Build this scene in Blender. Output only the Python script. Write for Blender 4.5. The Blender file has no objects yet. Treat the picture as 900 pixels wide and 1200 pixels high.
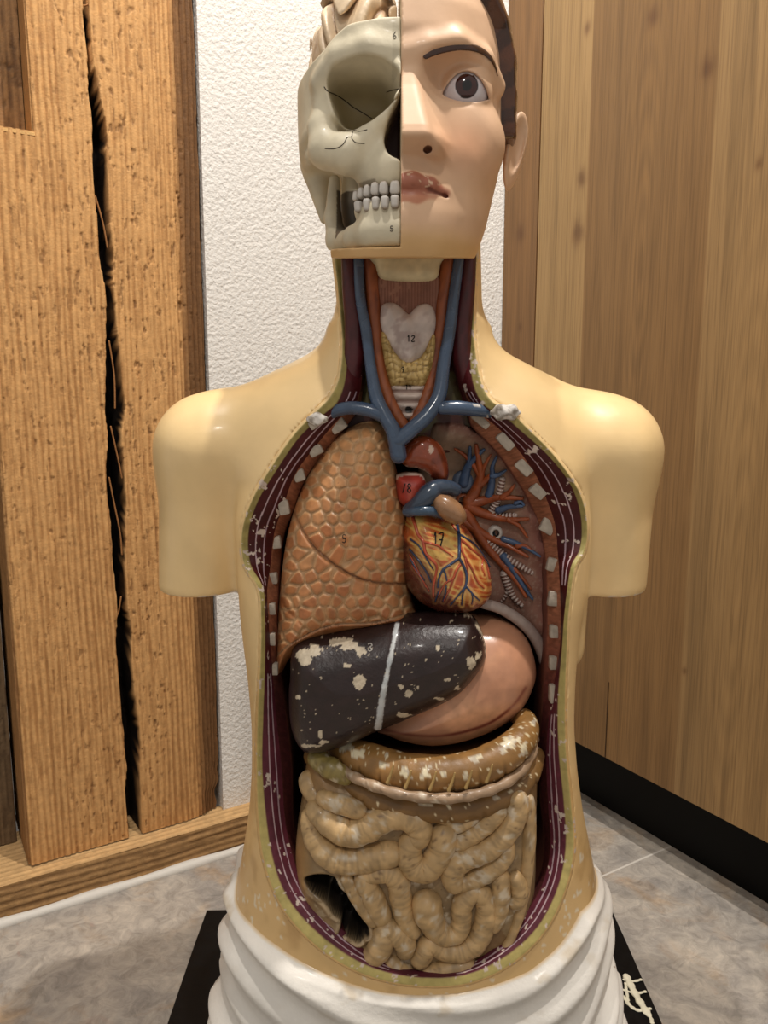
import bpy, math
import numpy as np
from mathutils import Vector
from mathutils.bvhtree import BVHTree
rng = np.random.default_rng(7)
C = bpy.context.scene.collection
# ---------------------------------------------------------------- camera
FPX = 930.0; PIT = math.atan(145 / 930); H = 0.68
CAM = np.array([0, 0, H]); cp, sp = math.cos(PIT), math.sin(PIT)
def rays(xy):
    xy = np.atleast_2d(np.asarray(xy, float)); a = (xy[:, 0] - 450) / FPX; b = -(xy[:, 1] - 600) / FPX
    return np.stack([a, cp + b * sp, -sp + b * cp], 1)
def PX(xy, Y):
    d = rays(xy); return d * (np.asarray(Y, float) / d[:, 1])[:, None] + CAM
def TOPX(P):
    q = P - CAM; zc = q[:, 1] * cp - q[:, 2] * sp; up = q[:, 1] * sp + q[:, 2] * cp
    return np.stack([450 + FPX * q[:, 0] / zc, 600 - FPX * up / zc], 1)
cam = bpy.data.cameras.new('camera'); co = bpy.data.objects.new('camera', cam); C.objects.link(co)
co.location = CAM; co.rotation_euler = (math.pi / 2 - PIT, 0, 0)
cam.sensor_fit = 'VERTICAL'; cam.sensor_height = 36; cam.lens = FPX / 1200 * 36; cam.clip_start = .01
bpy.context.scene.camera = co
# ---------------------------------------------------------------- numeric helpers
def _h(ix, iy, iz):
    n = (ix.astype(np.int64) * 374761393 + iy.astype(np.int64) * 668265263 + iz.astype(np.int64) * 2147483647 + 1013) & 0xffffffff
    n = ((n ^ (n >> 13)) * 1274126177) & 0xffffffff
    return ((n ^ (n >> 16)) & 0xffff) / 65535.0
def vnoise(P):
    P = np.asarray(P, float); i = np.floor(P); f = P - i; f = f * f * (3 - 2 * f); i = i.astype(np.int64); r = 0
    for dx in (0, 1):
        for dy in (0, 1):
            for dz in (0, 1):
                w = (f[:, 0] if dx else 1 - f[:, 0]) * (f[:, 1] if dy else 1 - f[:, 1]) * (f[:, 2] if dz else 1 - f[:, 2])
                r = r + w * _h(i[:, 0] + dx, i[:, 1] + dy, i[:, 2] + dz)
    return r
def _rot(a, b):
    ca, sa, cb, sb = math.cos(a), math.sin(a), math.cos(b), math.sin(b)
    return np.array([[ca, -sa, 0], [sa, ca, 0], [0, 0, 1]]) @ np.array([[1, 0, 0], [0, cb, -sb], [0, sb, cb]])
ROT = [_rot(.9 * k + .5, .7 * k + .3) for k in range(10)]
def cfbm(P, oct=4): return fbm(np.asarray(P, float) @ ROT[3], oct)      # turned off the axes, for chips and stains
def fbm(P, oct=4):
    r = 0; a = .5; P = np.asarray(P, float)
    for k in range(oct):
        r = r + a * vnoise((P if k == 0 else P @ ROT[k]) * 2 ** k + 17.3 * k); a *= .5
    return r / (1 - .5 ** oct)
def sst(a, b, x): t = np.clip((x - a) / (b - a), 0, 1); return t * t * (3 - 2 * t)
def smin(a, b, k): h = np.clip(.5 + .5 * (b - a) / k, 0, 1); return b * (1 - h) + a * h - k * h * (1 - h)
def smax(a, b, k): return -smin(-a, -b, k)
def rcone(X, Y, Z, a, b, ra, rb):
    a = np.array(a, float); d = np.array(b, float) - a; L2 = max(d @ d, 1e-12)
    t = np.clip(((X - a[0]) * d[0] + (Y - a[1]) * d[1] + (Z - a[2]) * d[2]) / L2, 0, 1)
    return np.sqrt((X - a[0] - t * d[0]) ** 2 + (Y - a[1] - t * d[1]) ** 2 + (Z - a[2] - t * d[2]) ** 2) - (ra + (rb - ra) * t)
def ell(X, Y, Z, c, r):
    k = np.sqrt(((X - c[0]) / r[0]) ** 2 + ((Y - c[1]) / r[1]) ** 2 + ((Z - c[2]) / r[2]) ** 2); return (k - 1) * min(r)
def catmull(P, n=8, closed=False):
    P = np.asarray(P, float); N = len(P); out = []
    for i in range(N if closed else N - 1):
        g = (lambda j: P[j % N]) if closed else (lambda j: P[min(max(j, 0), N - 1)])
        p0, p1, p2, p3 = g(i - 1), g(i), g(i + 1), g(i + 2)
        t = (np.arange(n) / n)[:, None]
        out.append(.5 * (2 * p1 + (p2 - p0) * t + (2 * p0 - 5 * p1 + 4 * p2 - p3) * t ** 2 + (3 * p1 - p0 - 3 * p2 + p3) * t ** 3))
    if not closed: out.append(P[-1:])
    return np.concatenate(out)
def poly_dist(Q, poly, closed=True):
    """unsigned distance to polyline and inside flag"""
    A = np.asarray(poly, float); B = np.roll(A, -1, 0)
    if not closed: A, B = A[:-1], B[:-1]
    dm = np.full(len(Q), 1e9); ins = np.zeros(len(Q), bool)
    for a, b in zip(A, B):
        d = b - a; t = np.clip(((Q - a) @ d) / max(d @ d, 1e-18), 0, 1)
        e = Q - a - t[:, None] * d; dm = np.minimum(dm, (e * e).sum(1))
        if closed and a[1] != b[1]:
            c = (a[1] > Q[:, 1]) != (b[1] > Q[:, 1]); xi = a[0] + (Q[:, 1] - a[1]) * d[0] / d[1]; ins ^= c & (Q[:, 0] < xi)
    return np.sqrt(dm), ins
def lin(c): c = np.asarray(c, float) / 255; return np.where(c <= .04045, c / 12.92, ((c + .055) / 1.055) ** 2.4)
def mixc(a, b, t): t = np.asarray(t, float)[:, None]; return np.asarray(a, float) * (1 - t) + np.asarray(b, float) * t
def surface_nets(fn, lo, hi, h):
    lo = np.array(lo, float); n = np.ceil((np.array(hi) - lo) / h).astype(int) + 1
    ax = [(lo[i] + h * np.arange(n[i])).astype(np.float32) for i in range(3)]
    F = np.broadcast_to(fn(ax[0][:, None, None], ax[1][None, :, None], ax[2][None, None, :]), n).astype(np.float32)
    neg = F < 0; cnt = np.zeros(n - 1, np.int8)
    offs = [(a, b, c) for a in (0, 1) for b in (0, 1) for c in (0, 1)]
    for a, b, c in offs: cnt += neg[a:n[0] - 1 + a, b:n[1] - 1 + b, c:n[2] - 1 + c]
    act = (cnt > 0) & (cnt < 8); idx = np.argwhere(act); ids = np.full(n - 1, -1, np.int64); ids[act] = np.arange(len(idx))
    pos = np.zeros((len(idx), 3)); num = np.zeros(len(idx))
    val = {o: F[idx[:, 0] + o[0], idx[:, 1] + o[1], idx[:, 2] + o[2]] for o in offs}
    for o in offs:
        for d in range(3):
            if o[d] == 0:
                q = list(o); q[d] = 1; q = tuple(q); a, b = val[o], val[q]; cr = (a < 0) != (b < 0)
                t = np.where(cr, a / np.where(cr, a - b, 1), 0)
                pos += np.where(cr[:, None], np.array(o) + t[:, None] * (np.array(q) - np.array(o)), 0); num += cr
    V = lo + h * (idx + pos / num[:, None]); faces = []
    for d in range(3):
        e1, e2 = [(1, 2), (2, 0), (0, 1)][d]
        sl = [slice(None)] * 3; s2 = [slice(None)] * 3; sl[d] = slice(0, -1); s2[d] = slice(1, None)
        A = neg[tuple(sl)]; B = neg[tuple(s2)]; ch = np.argwhere(A != B)
        ok = (ch[:, e1] > 0) & (ch[:, e2] > 0) & (ch[:, e1] < n[e1] - 1) & (ch[:, e2] < n[e2] - 1); ch = ch[ok]
        def g(a, b): q = ch.copy(); q[:, e1] -= a; q[:, e2] -= b; return ids[q[:, 0], q[:, 1], q[:, 2]]
        Q = np.stack([g(1, 1), g(0, 1), g(0, 0), g(1, 0)], 1); fl = ~A[ch[:, 0], ch[:, 1], ch[:, 2]]
        Q[fl] = Q[fl][:, ::-1]; faces.append(Q)
    return V, np.concatenate(faces)
# ---------------------------------------------------------------- object helpers
def tag(o, label=None, cat=None, group=None, kind=None):
    for k, v in (('label', label), ('category', cat), ('group', group), ('kind', kind)):
        if v: o[k] = v
    return o
def empty(name, loc, label, cat, group=None):
    o = bpy.data.objects.new(name, None); C.objects.link(o); o.location = loc; o.empty_display_size = .05
    return tag(o, label, cat, group)
def mk(name, V, F, mat, parent=None, col=None, smooth=True, label=None):
    """one mesh object from world-space arrays; F is a list of index arrays or one array"""
    V = np.asarray(V, float)
    if not isinstance(F, list): F = [F]
    F = [np.asarray(f, np.int64) for f in F if len(f)]
    off = np.array(parent_loc(parent)) if parent is not None else np.zeros(3)
    me = bpy.data.meshes.new(name); me.vertices.add(len(V)); me.vertices.foreach_set('co', (V - off).astype(np.float32).ravel())
    loops = np.concatenate([f.ravel() for f in F]); cnt = np.concatenate([np.full(len(f), f.shape[1]) for f in F])
    me.loops.add(len(loops)); me.loops.foreach_set('vertex_index', loops.astype(np.int32))
    me.polygons.add(len(cnt)); st = np.concatenate([[0], np.cumsum(cnt)[:-1]])
    me.polygons.foreach_set('loop_start', st.astype(np.int32)); me.polygons.foreach_set('loop_total', cnt.astype(np.int32))
    me.update(calc_edges=True); me.validate()
    me.polygons.foreach_set('use_smooth', np.full(len(me.polygons), smooth))
    if col is not None:
        col = np.asarray(col, float)
        if col.ndim == 1: col = np.tile(col, (len(V), 1))
        at = me.color_attributes.new('Col', 'FLOAT_COLOR', 'POINT')
        at.data.foreach_set('color', np.concatenate([lin(np.clip(col, 0, 255)), np.ones((len(V), 1))], 1).astype(np.float32).ravel())
    me.materials.append(mat); o = bpy.data.objects.new(name, me); C.objects.link(o)
    if parent is not None: o.parent = parent
    if label: o['label'] = label
    return o
def parent_loc(p):
    v = np.zeros(3)
    while p is not None: v = v + np.array(p.location); p = p.parent
    return v
class MB:
    """collects pieces of ONE mesh"""
    def __init__(s): s.V = []; s.F = {3: [], 4: []}; s.K = []; s.n = 0
    def add(s, V, F, col):
        V = np.asarray(V, float); F = F if isinstance(F, list) else [F]
        for f in F:
            f = np.asarray(f, np.int64)
            if len(f): s.F[f.shape[1]].append(f + s.n)
        col = np.asarray(col, float); s.K.append(np.tile(col, (len(V), 1)) if col.ndim == 1 else col); s.V.append(V); s.n += len(V); return s
    def arrays(s): return np.concatenate(s.V), [np.concatenate(f) for f in s.F.values() if f], np.concatenate(s.K)
    def build(s, name, mat, parent=None, smooth=True, label=None):
        V, F, K = s.arrays(); return mk(name, V, F, mat, parent, K, smooth, label)
def tube(P, R, seg=12, caps=True, flat=1.0, up=None):
    P = np.asarray(P, float); N = len(P); R = np.broadcast_to(np.asarray(R, float), (N,)).copy()
    T = np.gradient(P, axis=0); T /= np.linalg.norm(T, axis=1)[:, None] + 1e-12
    if caps:
        k = [.25, .5, .75, .93]
        a = np.array([P[0] - T[0] * R[0] * math.sqrt(1 - (x - .0) ** 2) * .95 for x in (.2, .5, .8, .95)]); ra = np.array([.2, .5, .8, .95]) * R[0]
        b = np.array([P[-1] + T[-1] * R[-1] * math.sqrt(1 - x ** 2) * .95 for x in (.95, .8, .5, .2)]); rb = np.array([.95, .8, .5, .2]) * R[-1]
        P = np.concatenate([a, P, b]); R = np.concatenate([ra, R, rb]); T = np.concatenate([np.repeat(T[:1], 4, 0), T, np.repeat(T[-1:], 4, 0)]); N = len(P)
    u = np.array([0, -1.0, 0]) if up is None else np.asarray(up, float)
    th = np.arange(seg) * 2 * math.pi / seg; V = np.zeros((N, seg, 3))
    n = u - (u @ T[0]) * T[0]
    if np.linalg.norm(n) < .1: n = np.array([1.0, 0, 0]) - T[0][0] * T[0]
    for i in range(N):
        n = n - (n @ T[i]) * T[i]; n /= np.linalg.norm(n) + 1e-12; b = np.cross(T[i], n)
        V[i] = P[i] + R[i] * (np.cos(th)[:, None] * n * flat + np.sin(th)[:, None] * b)
    i = np.arange(N - 1)[:, None]; j = np.arange(seg)[None]; j2 = (j + 1) % seg
    Q = np.stack([i * seg + j, i * seg + j2, (i + 1) * seg + j2, (i + 1) * seg + j], -1).reshape(-1, 4)
    V = V.reshape(-1, 3); m = len(V); V = np.concatenate([V, P[:1], P[-1:]])
    jj = np.arange(seg); t1 = np.stack([np.full(seg, m), (jj + 1) % seg, jj], 1); t2 = np.stack([np.full(seg, m + 1), (N - 1) * seg + jj, (N - 1) * seg + (jj + 1) % seg], 1)
    return V, [Q, np.concatenate([t1, t2])]
def box(lo, hi):
    lo = np.array(lo, float); hi = np.array(hi, float)
    V = np.array([[(lo, hi)[i][0], (lo, hi)[j][1], (lo, hi)[k][2]] for i in (0, 1) for j in (0, 1) for k in (0, 1)])
    return V, np.array([[0, 1, 3, 2], [4, 6, 7, 5], [0, 4, 5, 1], [2, 3, 7, 6], [0, 2, 6, 4], [1, 5, 7, 3]])
def rbox(c, ax, half, r, n=5):
    """rounded box: centre, 3 axes, half sizes"""
    g = np.linspace(-1, 1, n); V = []; F = []; ax = np.array(ax, float); half = np.array(half, float)
    for d in range(3):
        for s in (-1, 1):
            a, b = np.meshgrid(g, g, indexing='ij'); P = np.zeros((n, n, 3)); P[..., d] = s; P[..., (d + 1) % 3] = a; P[..., (d + 2) % 3] = b
            P = P.reshape(-1, 3) * half; q = np.clip(P, -(half - r), half - r); e = P - q
            l = np.linalg.norm(e, axis=1)[:, None]; P = q + e / np.maximum(l, 1e-9) * r
            o = len(V) * n * n; V.append(np.array(c) + P @ ax)
            i = (np.arange(n - 1)[:, None] * n + np.arange(n - 1)[None]).ravel() + o
            Q = np.stack([i, i + n, i + n + 1, i + 1], 1); F.append(Q if s > 0 else Q[:, ::-1])
    return np.concatenate(V), np.concatenate(F)
def pillow(poly, Y0, T, R, res, back=.01, extra=None, color=None, smoothn=6, power=.5):
    """domed solid over an outline traced in the plane Y=Y0; extra(V,d)->added relief; color(V,d,px)->sRGB. returns V,F,K"""
    pl = catmull(poly, smoothn, True) if smoothn > 1 else np.asarray(poly, float)
    W = PX(pl, Y0); B = W[:, [0, 2]]
    lo = B.min(0) - 2 * res; hi = B.max(0) + 2 * res; n = np.ceil((hi - lo) / res).astype(int) + 1
    gx, gz = np.meshgrid(lo[0] + res * np.arange(n[0]), lo[1] + res * np.arange(n[1]), indexing='ij')
    Q = np.stack([gx.ravel(), gz.ravel()], 1); d, ins = poly_dist(Q, B); d = np.where(ins, d, -d); D = d.reshape(n)
    G = np.stack(np.gradient(D, res), -1).reshape(-1, 2); G /= np.linalg.norm(G, axis=1)[:, None] + 1e-9
    m = d > -.9 * res; out = m & (d < 0); Q[out] -= G[out] * d[out][:, None]; d = np.maximum(d, 0)
    M = m.reshape(n); cell = M[:-1, :-1] & M[1:, :-1] & M[1:, 1:] & M[:-1, 1:]
    used = np.zeros(n, bool)
    for a, b in ((0, 0), (1, 0), (1, 1), (0, 1)): used[a:n[0] - 1 + a, b:n[1] - 1 + b] |= cell
    ids = np.full(n, -1); ids[used] = np.arange(used.sum()); u = used.ravel(); Q = Q[u]; d = d[u]
    c = np.argwhere(cell); q = lambda a, b: ids[c[:, 0] + a, c[:, 1] + b]
    Fq = np.stack([q(0, 0), q(1, 0), q(1, 1), q(0, 1)], 1)
    t = np.clip(d / R, 0, 1); h = T * (1 - (1 - t) ** 2) ** power
    V = np.stack([Q[:, 0], Y0 - h, Q[:, 1]], 1)
    if extra is not None: V[:, 1] -= extra(V, d) * sst(0, min(R, .006), d)
    Vb = np.stack([Q[:, 0], np.full(len(Q), Y0 + back), Q[:, 1]], 1); N = len(V)
    E = np.concatenate([Fq[:, [0, 1]], Fq[:, [1, 2]], Fq[:, [2, 3]], Fq[:, [3, 0]]]); key = np.sort(E, 1); _, inv, ct = np.unique(key, axis=0, return_inverse=True, return_counts=True)
    be = E[ct[inv.ravel()] == 1]; side = np.stack([be[:, 1], be[:, 0], be[:, 0] + N, be[:, 1] + N], 1)
    F = np.concatenate([Fq, Fq[:, ::-1] + N, side]); K = None
    if color is not None:
        K = np.asarray(color(V, d, TOPX(V)), float)
        if K.ndim == 1: K = np.tile(K, (N, 1))
        K = np.concatenate([K, K])
    return np.concatenate([V, Vb]), F, K
class Surf:
    """ray casting from the photograph's viewpoint onto built surfaces"""
    def __init__(s, *parts):
        V = []; F = []; n = 0
        for v, f in parts:
            for ff in (f if isinstance(f, list) else [f]): F += (np.asarray(ff) + n).tolist()
            V += np.asarray(v).tolist(); n += len(v)
        s.t = BVHTree.FromPolygons(V, F)
    def hit(s, xy, lift=0.0, default=None):
        out = []; d = rays(xy); last = default
        for r in d:
            v = Vector(r).normalized(); p, nn, i, _ = s.t.ray_cast(Vector(CAM), v)
            if p is None: out.append(None if last is None else CAM + r * (last / r[1]))
            else: last = p.y; out.append(np.array(p - v * lift))
        first = next((o for o in out if o is not None), None)
        return np.array([CAM + r * (first[1] / r[1]) if o is None else o for o, r in zip(out, d)])
def mm(px, Y): return px * Y / FPX * 1.0        # pixels to metres at depth Y
DIG = {'0': [[(.5, 0), (.1, .3), (.1, .7), (.5, 1), (.9, .7), (.9, .3), (.5, 0)]], '1': [[(.3, .2), (.5, 0), (.5, 1)]], '2': [[(.1, .2), (.5, 0), (.9, .25), (.1, 1), (.9, 1)]],
       '3': [[(.1, .1), (.6, 0), (.9, .25), (.45, .48), (.9, .75), (.5, 1), (.1, .88)]], '4': [[(.6, 0), (.1, .65), (.95, .65)], [(.65, .4), (.65, 1)]], '5': [[(.85, 0), (.25, 0), (.2, .45), (.7, .45), (.85, .75), (.5, 1), (.1, .9)]],
       '6': [[(.7, 0), (.2, .5), (.15, .8), (.5, 1), (.85, .8), (.6, .55), (.2, .7)]], '7': [[(.05, .05), (.95, 0), (.4, 1)], [(.25, .5), (.8, .5)]], '8': [[(.5, .48), (.15, .25), (.5, 0), (.85, .25), (.5, .48), (.1, .75), (.5, 1), (.9, .75), (.5, .48)]],
       '9': [[(.8, .3), (.5, .5), (.2, .3), (.5, 0), (.8, .2), (.75, .6), (.5, 1)]], '/': [[(.8, 0), (.2, 1)]]}
def strokes(surf, lines, r, name, mat, parent, col, lift=.0001, n=5):
    m = MB()
    for L in lines:
        P = surf.hit(catmull(L, n), lift)
        if len(P) > 1: m.add(*tube(P, r, 6, True), col)
    return m.build(name, mat, parent)
def number(surf, text, x, y, w, h, r, mat, parent, col=(30, 25, 20)):
    L = []
    for i, ch in enumerate(text):
        for s in DIG[ch]: L.append([(x + (i + px * .8) * w, y + py * h) for px, py in s])
    return strokes(surf, L, r, 'painted_number', mat, parent, col)
# ---------------------------------------------------------------- materials
def nodes(name):
    m = bpy.data.materials.new(name); m.use_nodes = True; nt = m.node_tree; b = nt.nodes['Principled BSDF']; return m, nt, b
def N(nt, t, **k):
    n = nt.nodes.new(t)
    for a, v in k.items():
        if a in n.inputs.keys() if isinstance(a, str) else False: n.inputs[a].default_value = v
        else: setattr(n, a, v)
    return n
def painted(name, rough=.45, coat=0.0, spec=.5, bump=.0, bscale=300, vary=.12, vscale=60, rvary=.15):
    """paint over plaster: colour from the mesh's own paint attribute with slight procedural mottling"""
    m, nt, b = nodes(name); L = nt.links.new
    a = N(nt, 'ShaderNodeVertexColor'); a.layer_name = 'Col'; tc = N(nt, 'ShaderNodeTexCoord')
    no = N(nt, 'ShaderNodeTexNoise'); no.inputs['Scale'].default_value = vscale; no.inputs['Detail'].default_value = 6; L(tc.outputs['Object'], no.inputs['Vector'])
    mr = N(nt, 'ShaderNodeMapRange'); mr.inputs['From Min'].default_value = .3; mr.inputs['From Max'].default_value = .7; mr.inputs['To Min'].default_value = 1 - vary; mr.inputs['To Max'].default_value = 1 + vary; L(no.outputs['Fac'], mr.inputs['Value'])
    mx = N(nt, 'ShaderNodeVectorMath'); mx.operation = 'SCALE'; L(a.outputs['Color'], mx.inputs[0]); L(mr.outputs['Result'], mx.inputs['Scale']); L(mx.outputs['Vector'], b.inputs['Base Color'])
    rr = N(nt, 'ShaderNodeMapRange'); rr.inputs['From Min'].default_value = .3; rr.inputs['From Max'].default_value = .7; rr.inputs['To Min'].default_value = rough - rvary / 2; rr.inputs['To Max'].default_value = rough + rvary / 2; L(no.outputs['Fac'], rr.inputs['Value']); L(rr.outputs['Result'], b.inputs['Roughness'])
    b.inputs['Coat Weight'].default_value = coat; b.inputs['Coat Roughness'].default_value = .12; b.inputs['Specular IOR Level'].default_value = spec
    if bump:
        n2 = N(nt, 'ShaderNodeTexNoise'); n2.inputs['Scale'].default_value = bscale; n2.inputs['Detail'].default_value = 4; L(tc.outputs['Object'], n2.inputs['Vector'])
        bp = N(nt, 'ShaderNodeBump'); bp.inputs['Strength'].default_value = bump; bp.inputs['Distance'].default_value = .002; L(n2.outputs['Fac'], bp.inputs['Height']); L(bp.outputs['Normal'], b.inputs['Normal'])
    return m
M_skin = painted('glossy_skin_paint', .36, .2, .5, .06, 120, .05, 25)
M_face = painted('face_paint', .48, .06, .4, .05, 150, .05, 40)
M_organ = painted('organ_paint', .45, .1, .5, .12, 400, .12, 90)
M_gloss = painted('glossy_organ_paint', .25, .4, .5, .08, 300, .1, 80)
M_matte = painted('matte_plaster_paint', .7, 0, .3, .2, 500, .1, 120)
M_bone = painted('bone_paint', .5, .05, .4, .1, 250, .07, 50)
M_eye = painted('glass_eye', .06, .6, .5, 0, 100, .02, 60, .02)
M_ink = painted('ink', .5, 0, .3, 0, 100, .05)
# ================================================================ the room
TH = math.radians(31); O0 = np.array([-.345, 1.015, 0]); UU = np.array([math.cos(TH), math.sin(TH), 0]); NN = np.array([math.sin(TH), -math.cos(TH), 0])
def W(u, n, z): u, n, z = np.broadcast_arrays(np.asarray(u, float), n, z); return O0 + u[..., None] * UU + n[..., None] * NN + z[..., None] * np.array([0, 0, 1.0])
D0 = np.array([.383, 1.076, 0]); VV = NN; MM = -UU            # cabinet front: V runs towards the viewer, M points into the room
def K(v, m, z): v, m, z = np.broadcast_arrays(np.asarray(v, float), m, z); return D0 + v[..., None] * VV + m[..., None] * MM + z[..., None] * np.array([0, 0, 1.0])
def slab(fn, a0, a1, b0, b1, z0, z1): V, F = box((a0, b0, z0), (a1, b1, z1)); return fn(V[:, 0], V[:, 1], V[:, 2]), F
def wall_uv(xy, n=0.0):
    d = rays(xy); t = ((O0 + NN * n - CAM) @ NN) / (d @ NN); P = CAM + d * t[:, None]; return np.stack([(P - O0) @ UU, P[:, 2]], 1)
# --- white stippled wall
mw, nt, b = nodes('white_plaster'); b.inputs['Base Color'].default_value = (*lin((226, 223, 217)), 1); b.inputs['Roughness'].default_value = .85
tc = N(nt, 'ShaderNodeTexCoord'); n1 = N(nt, 'ShaderNodeTexNoise'); n1.inputs['Scale'].default_value = 190; n1.inputs['Detail'].default_value = 3; n1.inputs['Roughness'].default_value = .5
nt.links.new(tc.outputs['Object'], n1.inputs['Vector']); bp = N(nt, 'ShaderNodeBump'); bp.inputs['Strength'].default_value = .55; bp.inputs['Distance'].default_value = .004
nt.links.new(n1.outputs['Fac'], bp.inputs['Height']); nt.links.new(bp.outputs['Normal'], b.inputs['Normal'])
V, F = slab(W, .1405, .70, -.12, -.036, .03, 2.5); tag(mk('wall_back', V, F, mw, smooth=False), kind='structure')
# --- floor of mottled slate tiles with pale joints
mf, nt, b = nodes('slate_tiles'); L = nt.links.new; tc = N(nt, 'ShaderNodeTexCoord')
def noise(sc, det=6, dist=0.0, rough=.6):
    n = N(nt, 'ShaderNodeTexNoise'); n.inputs['Scale'].default_value = sc; n.inputs['Detail'].default_value = det; n.inputs['Distortion'].default_value = dist; n.inputs['Roughness'].default_value = rough
    L(tc.outputs['Object'], n.inputs['Vector']); return n
def ramp(src, stops):
    r = N(nt, 'ShaderNodeValToRGB'); e = r.color_ramp.elements
    while len(e) < len(stops): e.new(.5)
    for el, (p, c) in zip(e, stops): el.position = p; el.color = (*lin(c), 1)
    L(src, r.inputs['Fac']); return r
def mixn(f, a, b_, mode='MIX'):
    m = N(nt, 'ShaderNodeMix'); m.data_type = 'RGBA'; m.blend_type = mode
    if isinstance(f, float): m.inputs[0].default_value = f
    else: L(f, m.inputs[0])
    for s, i in ((a, 6), (b_, 7)):
        if isinstance(s, tuple): m.inputs[i].default_value = (*lin(s), 1)
        else: L(s, m.inputs[i])
    return m.outputs[2]
big = ramp(noise(7, 5, 1.2).outputs['Fac'], [(.3, (156, 151, 146)), (.5, (182, 174, 164)), (.7, (206, 196, 182))])
rust = ramp(noise(11, 4, .8).outputs['Fac'], [(.52, (0, 0, 0)), (.72, (200, 200, 200))])
fine = noise(42, 8, 1.1, .72)
c1 = mixn(rust.outputs['Color'], big.outputs['Color'], (178, 142, 98)); rf = N(nt, 'ShaderNodeMath'); rf.operation = 'MULTIPLY'
fr = ramp(fine.outputs['Fac'], [(.35, (150, 146, 142)), (.5, (210, 208, 206)), (.66, (255, 252, 246))]); c2 = mixn(.62, c1, fr.outputs['Color'], 'MULTIPLY')
red = ramp(noise(23, 3, 1.0).outputs['Fac'], [(.64, (0, 0, 0)), (.75, (130, 130, 130))]); c3 = mixn(red.outputs['Color'], c2, (150, 92, 70))
# joints run along the wall (n constant) and across it
ro = N(nt, 'ShaderNodeVectorRotate'); ro.rotation_type = 'Z_AXIS'; ro.inputs['Angle'].default_value = -TH; L(tc.outputs['Object'], ro.inputs['Vector'])
sx = N(nt, 'ShaderNodeSeparateXYZ'); L(ro.outputs['Vector'], sx.inputs[0])
jp = PX([(705, 1028)], 1)[0]; d_ = rays([(728, 1017)])[0]; jp = CAM + d_ * (-H / d_[2]); jn = -jp[0] * math.sin(TH) + jp[1] * math.cos(TH)
def mathn(op, a, v):
    m = N(nt, 'ShaderNodeMath'); m.operation = op; L(a, m.inputs[0])
    if v is not None: m.inputs[1].default_value = v
    return m.outputs[0]
yy = mathn('SUBTRACT', sx.outputs['Y'], jn); yy = mathn('ABSOLUTE', yy, None); jm = mathn('LESS_THAN', yy, .0016)
c4 = mixn(jm, c3, (205, 198, 188)); L(c4, b.inputs['Base Color']); b.inputs['Roughness'].default_value = .42
bp = N(nt, 'ShaderNodeBump'); bp.inputs['Strength'].default_value = .35; bp.inputs['Distance'].default_value = .003; L(fine.outputs['Fac'], bp.inputs['Height']); L(bp.outputs['Normal'], b.inputs['Normal'])
V, F = box((-2.2, -1.5, -.05), (2.2, 2.6, 0)); tag(mk('floor', V, F, mf, smooth=False), kind='structure')
# --- grained timber surface built as real relief; colour per vertex
M_old = painted('weathered_timber', .75, 0, .25, .3, 420, .14, 130)
def grain_board(name, nu, nz, fu, fz, place, colors, seed, amp=.0015, period=.007, crack=None, pits=.5, warp=None):
    """u,z grid; place(u,z,disp)->world; colors=(base,dark,deep)"""
    u, z = np.meshgrid(np.linspace(*fu, nu), np.linspace(*fz, nz), indexing='ij'); u = u.ravel(); z = z.ravel()
    if warp is not None: u = warp(u, z)
    wob = .035 * (fbm(np.stack([u * 3 + seed, z * 1.6, z * 0], 1), 3) - .5)
    kn = u * 0
    g = (u + wob + kn + .010 * fbm(np.stack([u * 30, z * .9, u * 0 + seed], 1), 2)) / period
    lineamp = .35 + .9 * vnoise(np.stack([np.round(g) * 7.31, z * 1.3, u * 0 + seed], 1))
    ridge = .5 + .5 * np.sin(2 * math.pi * g + 2.5 * vnoise(np.stack([g * .5, z * 3, u * 0 + seed], 1)))
    ridge = 1 - (1 - ridge) ** 2.2
    fib = fbm(np.stack([u * 420, z * 34, u * 0 + seed], 1), 3); worm = fbm(np.stack([u * 330 + 9, z * 90, u * 0 + seed], 1), 3)
    ridge = 1 - (1 - ridge) * np.clip(lineamp, 0, 1.1)
    zone = sst(.35, .62, fbm(np.stack([u * 14, z * 2.2, u * 0 + seed + 5], 1), 2))
    disp = -amp * (1 - ridge) * (.35 + .65 * (1 - zone)) - amp * 1.5 * (1 - fib) * .5
    pit = sst(.66, .76, worm) * (.25 + .75 * zone) * pits
    disp = disp - .0025 * pit
    base, dark, deep = [np.array(c, float) for c in colors]
    t = np.clip(1.15 * (1 - ridge) * (.45 + .55 * (1 - zone)) + .45 * sst(.46, .36, fib) + .25 * (fbm(np.stack([u * 9, z * 1.2, u * 0 + seed], 1), 3) - .4), 0, 1)
    col = mixc(base, dark, np.clip(t, 0, 1) * .85); col = col * (1 - pit[:, None] * .7) + deep * pit[:, None] * .7
    if crack is not None:
        cm = crack(u, z); disp = disp - .06 * cm; col = mixc(col, deep * .35, np.clip(cm * 5, 0, 1))  # crack walls coloured near black, standing in for shade in the gap
    P, mod = place(u, z, disp)
    if mod is not None: col = mixc(col, mod[0], mod[1])
    i = (np.arange(nu - 1)[:, None] * nz + np.arange(nz - 1)[None]).ravel()
    F = np.stack([i, i + nz, i + nz + 1, i + 1], 1)
    return P, F, col
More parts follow.
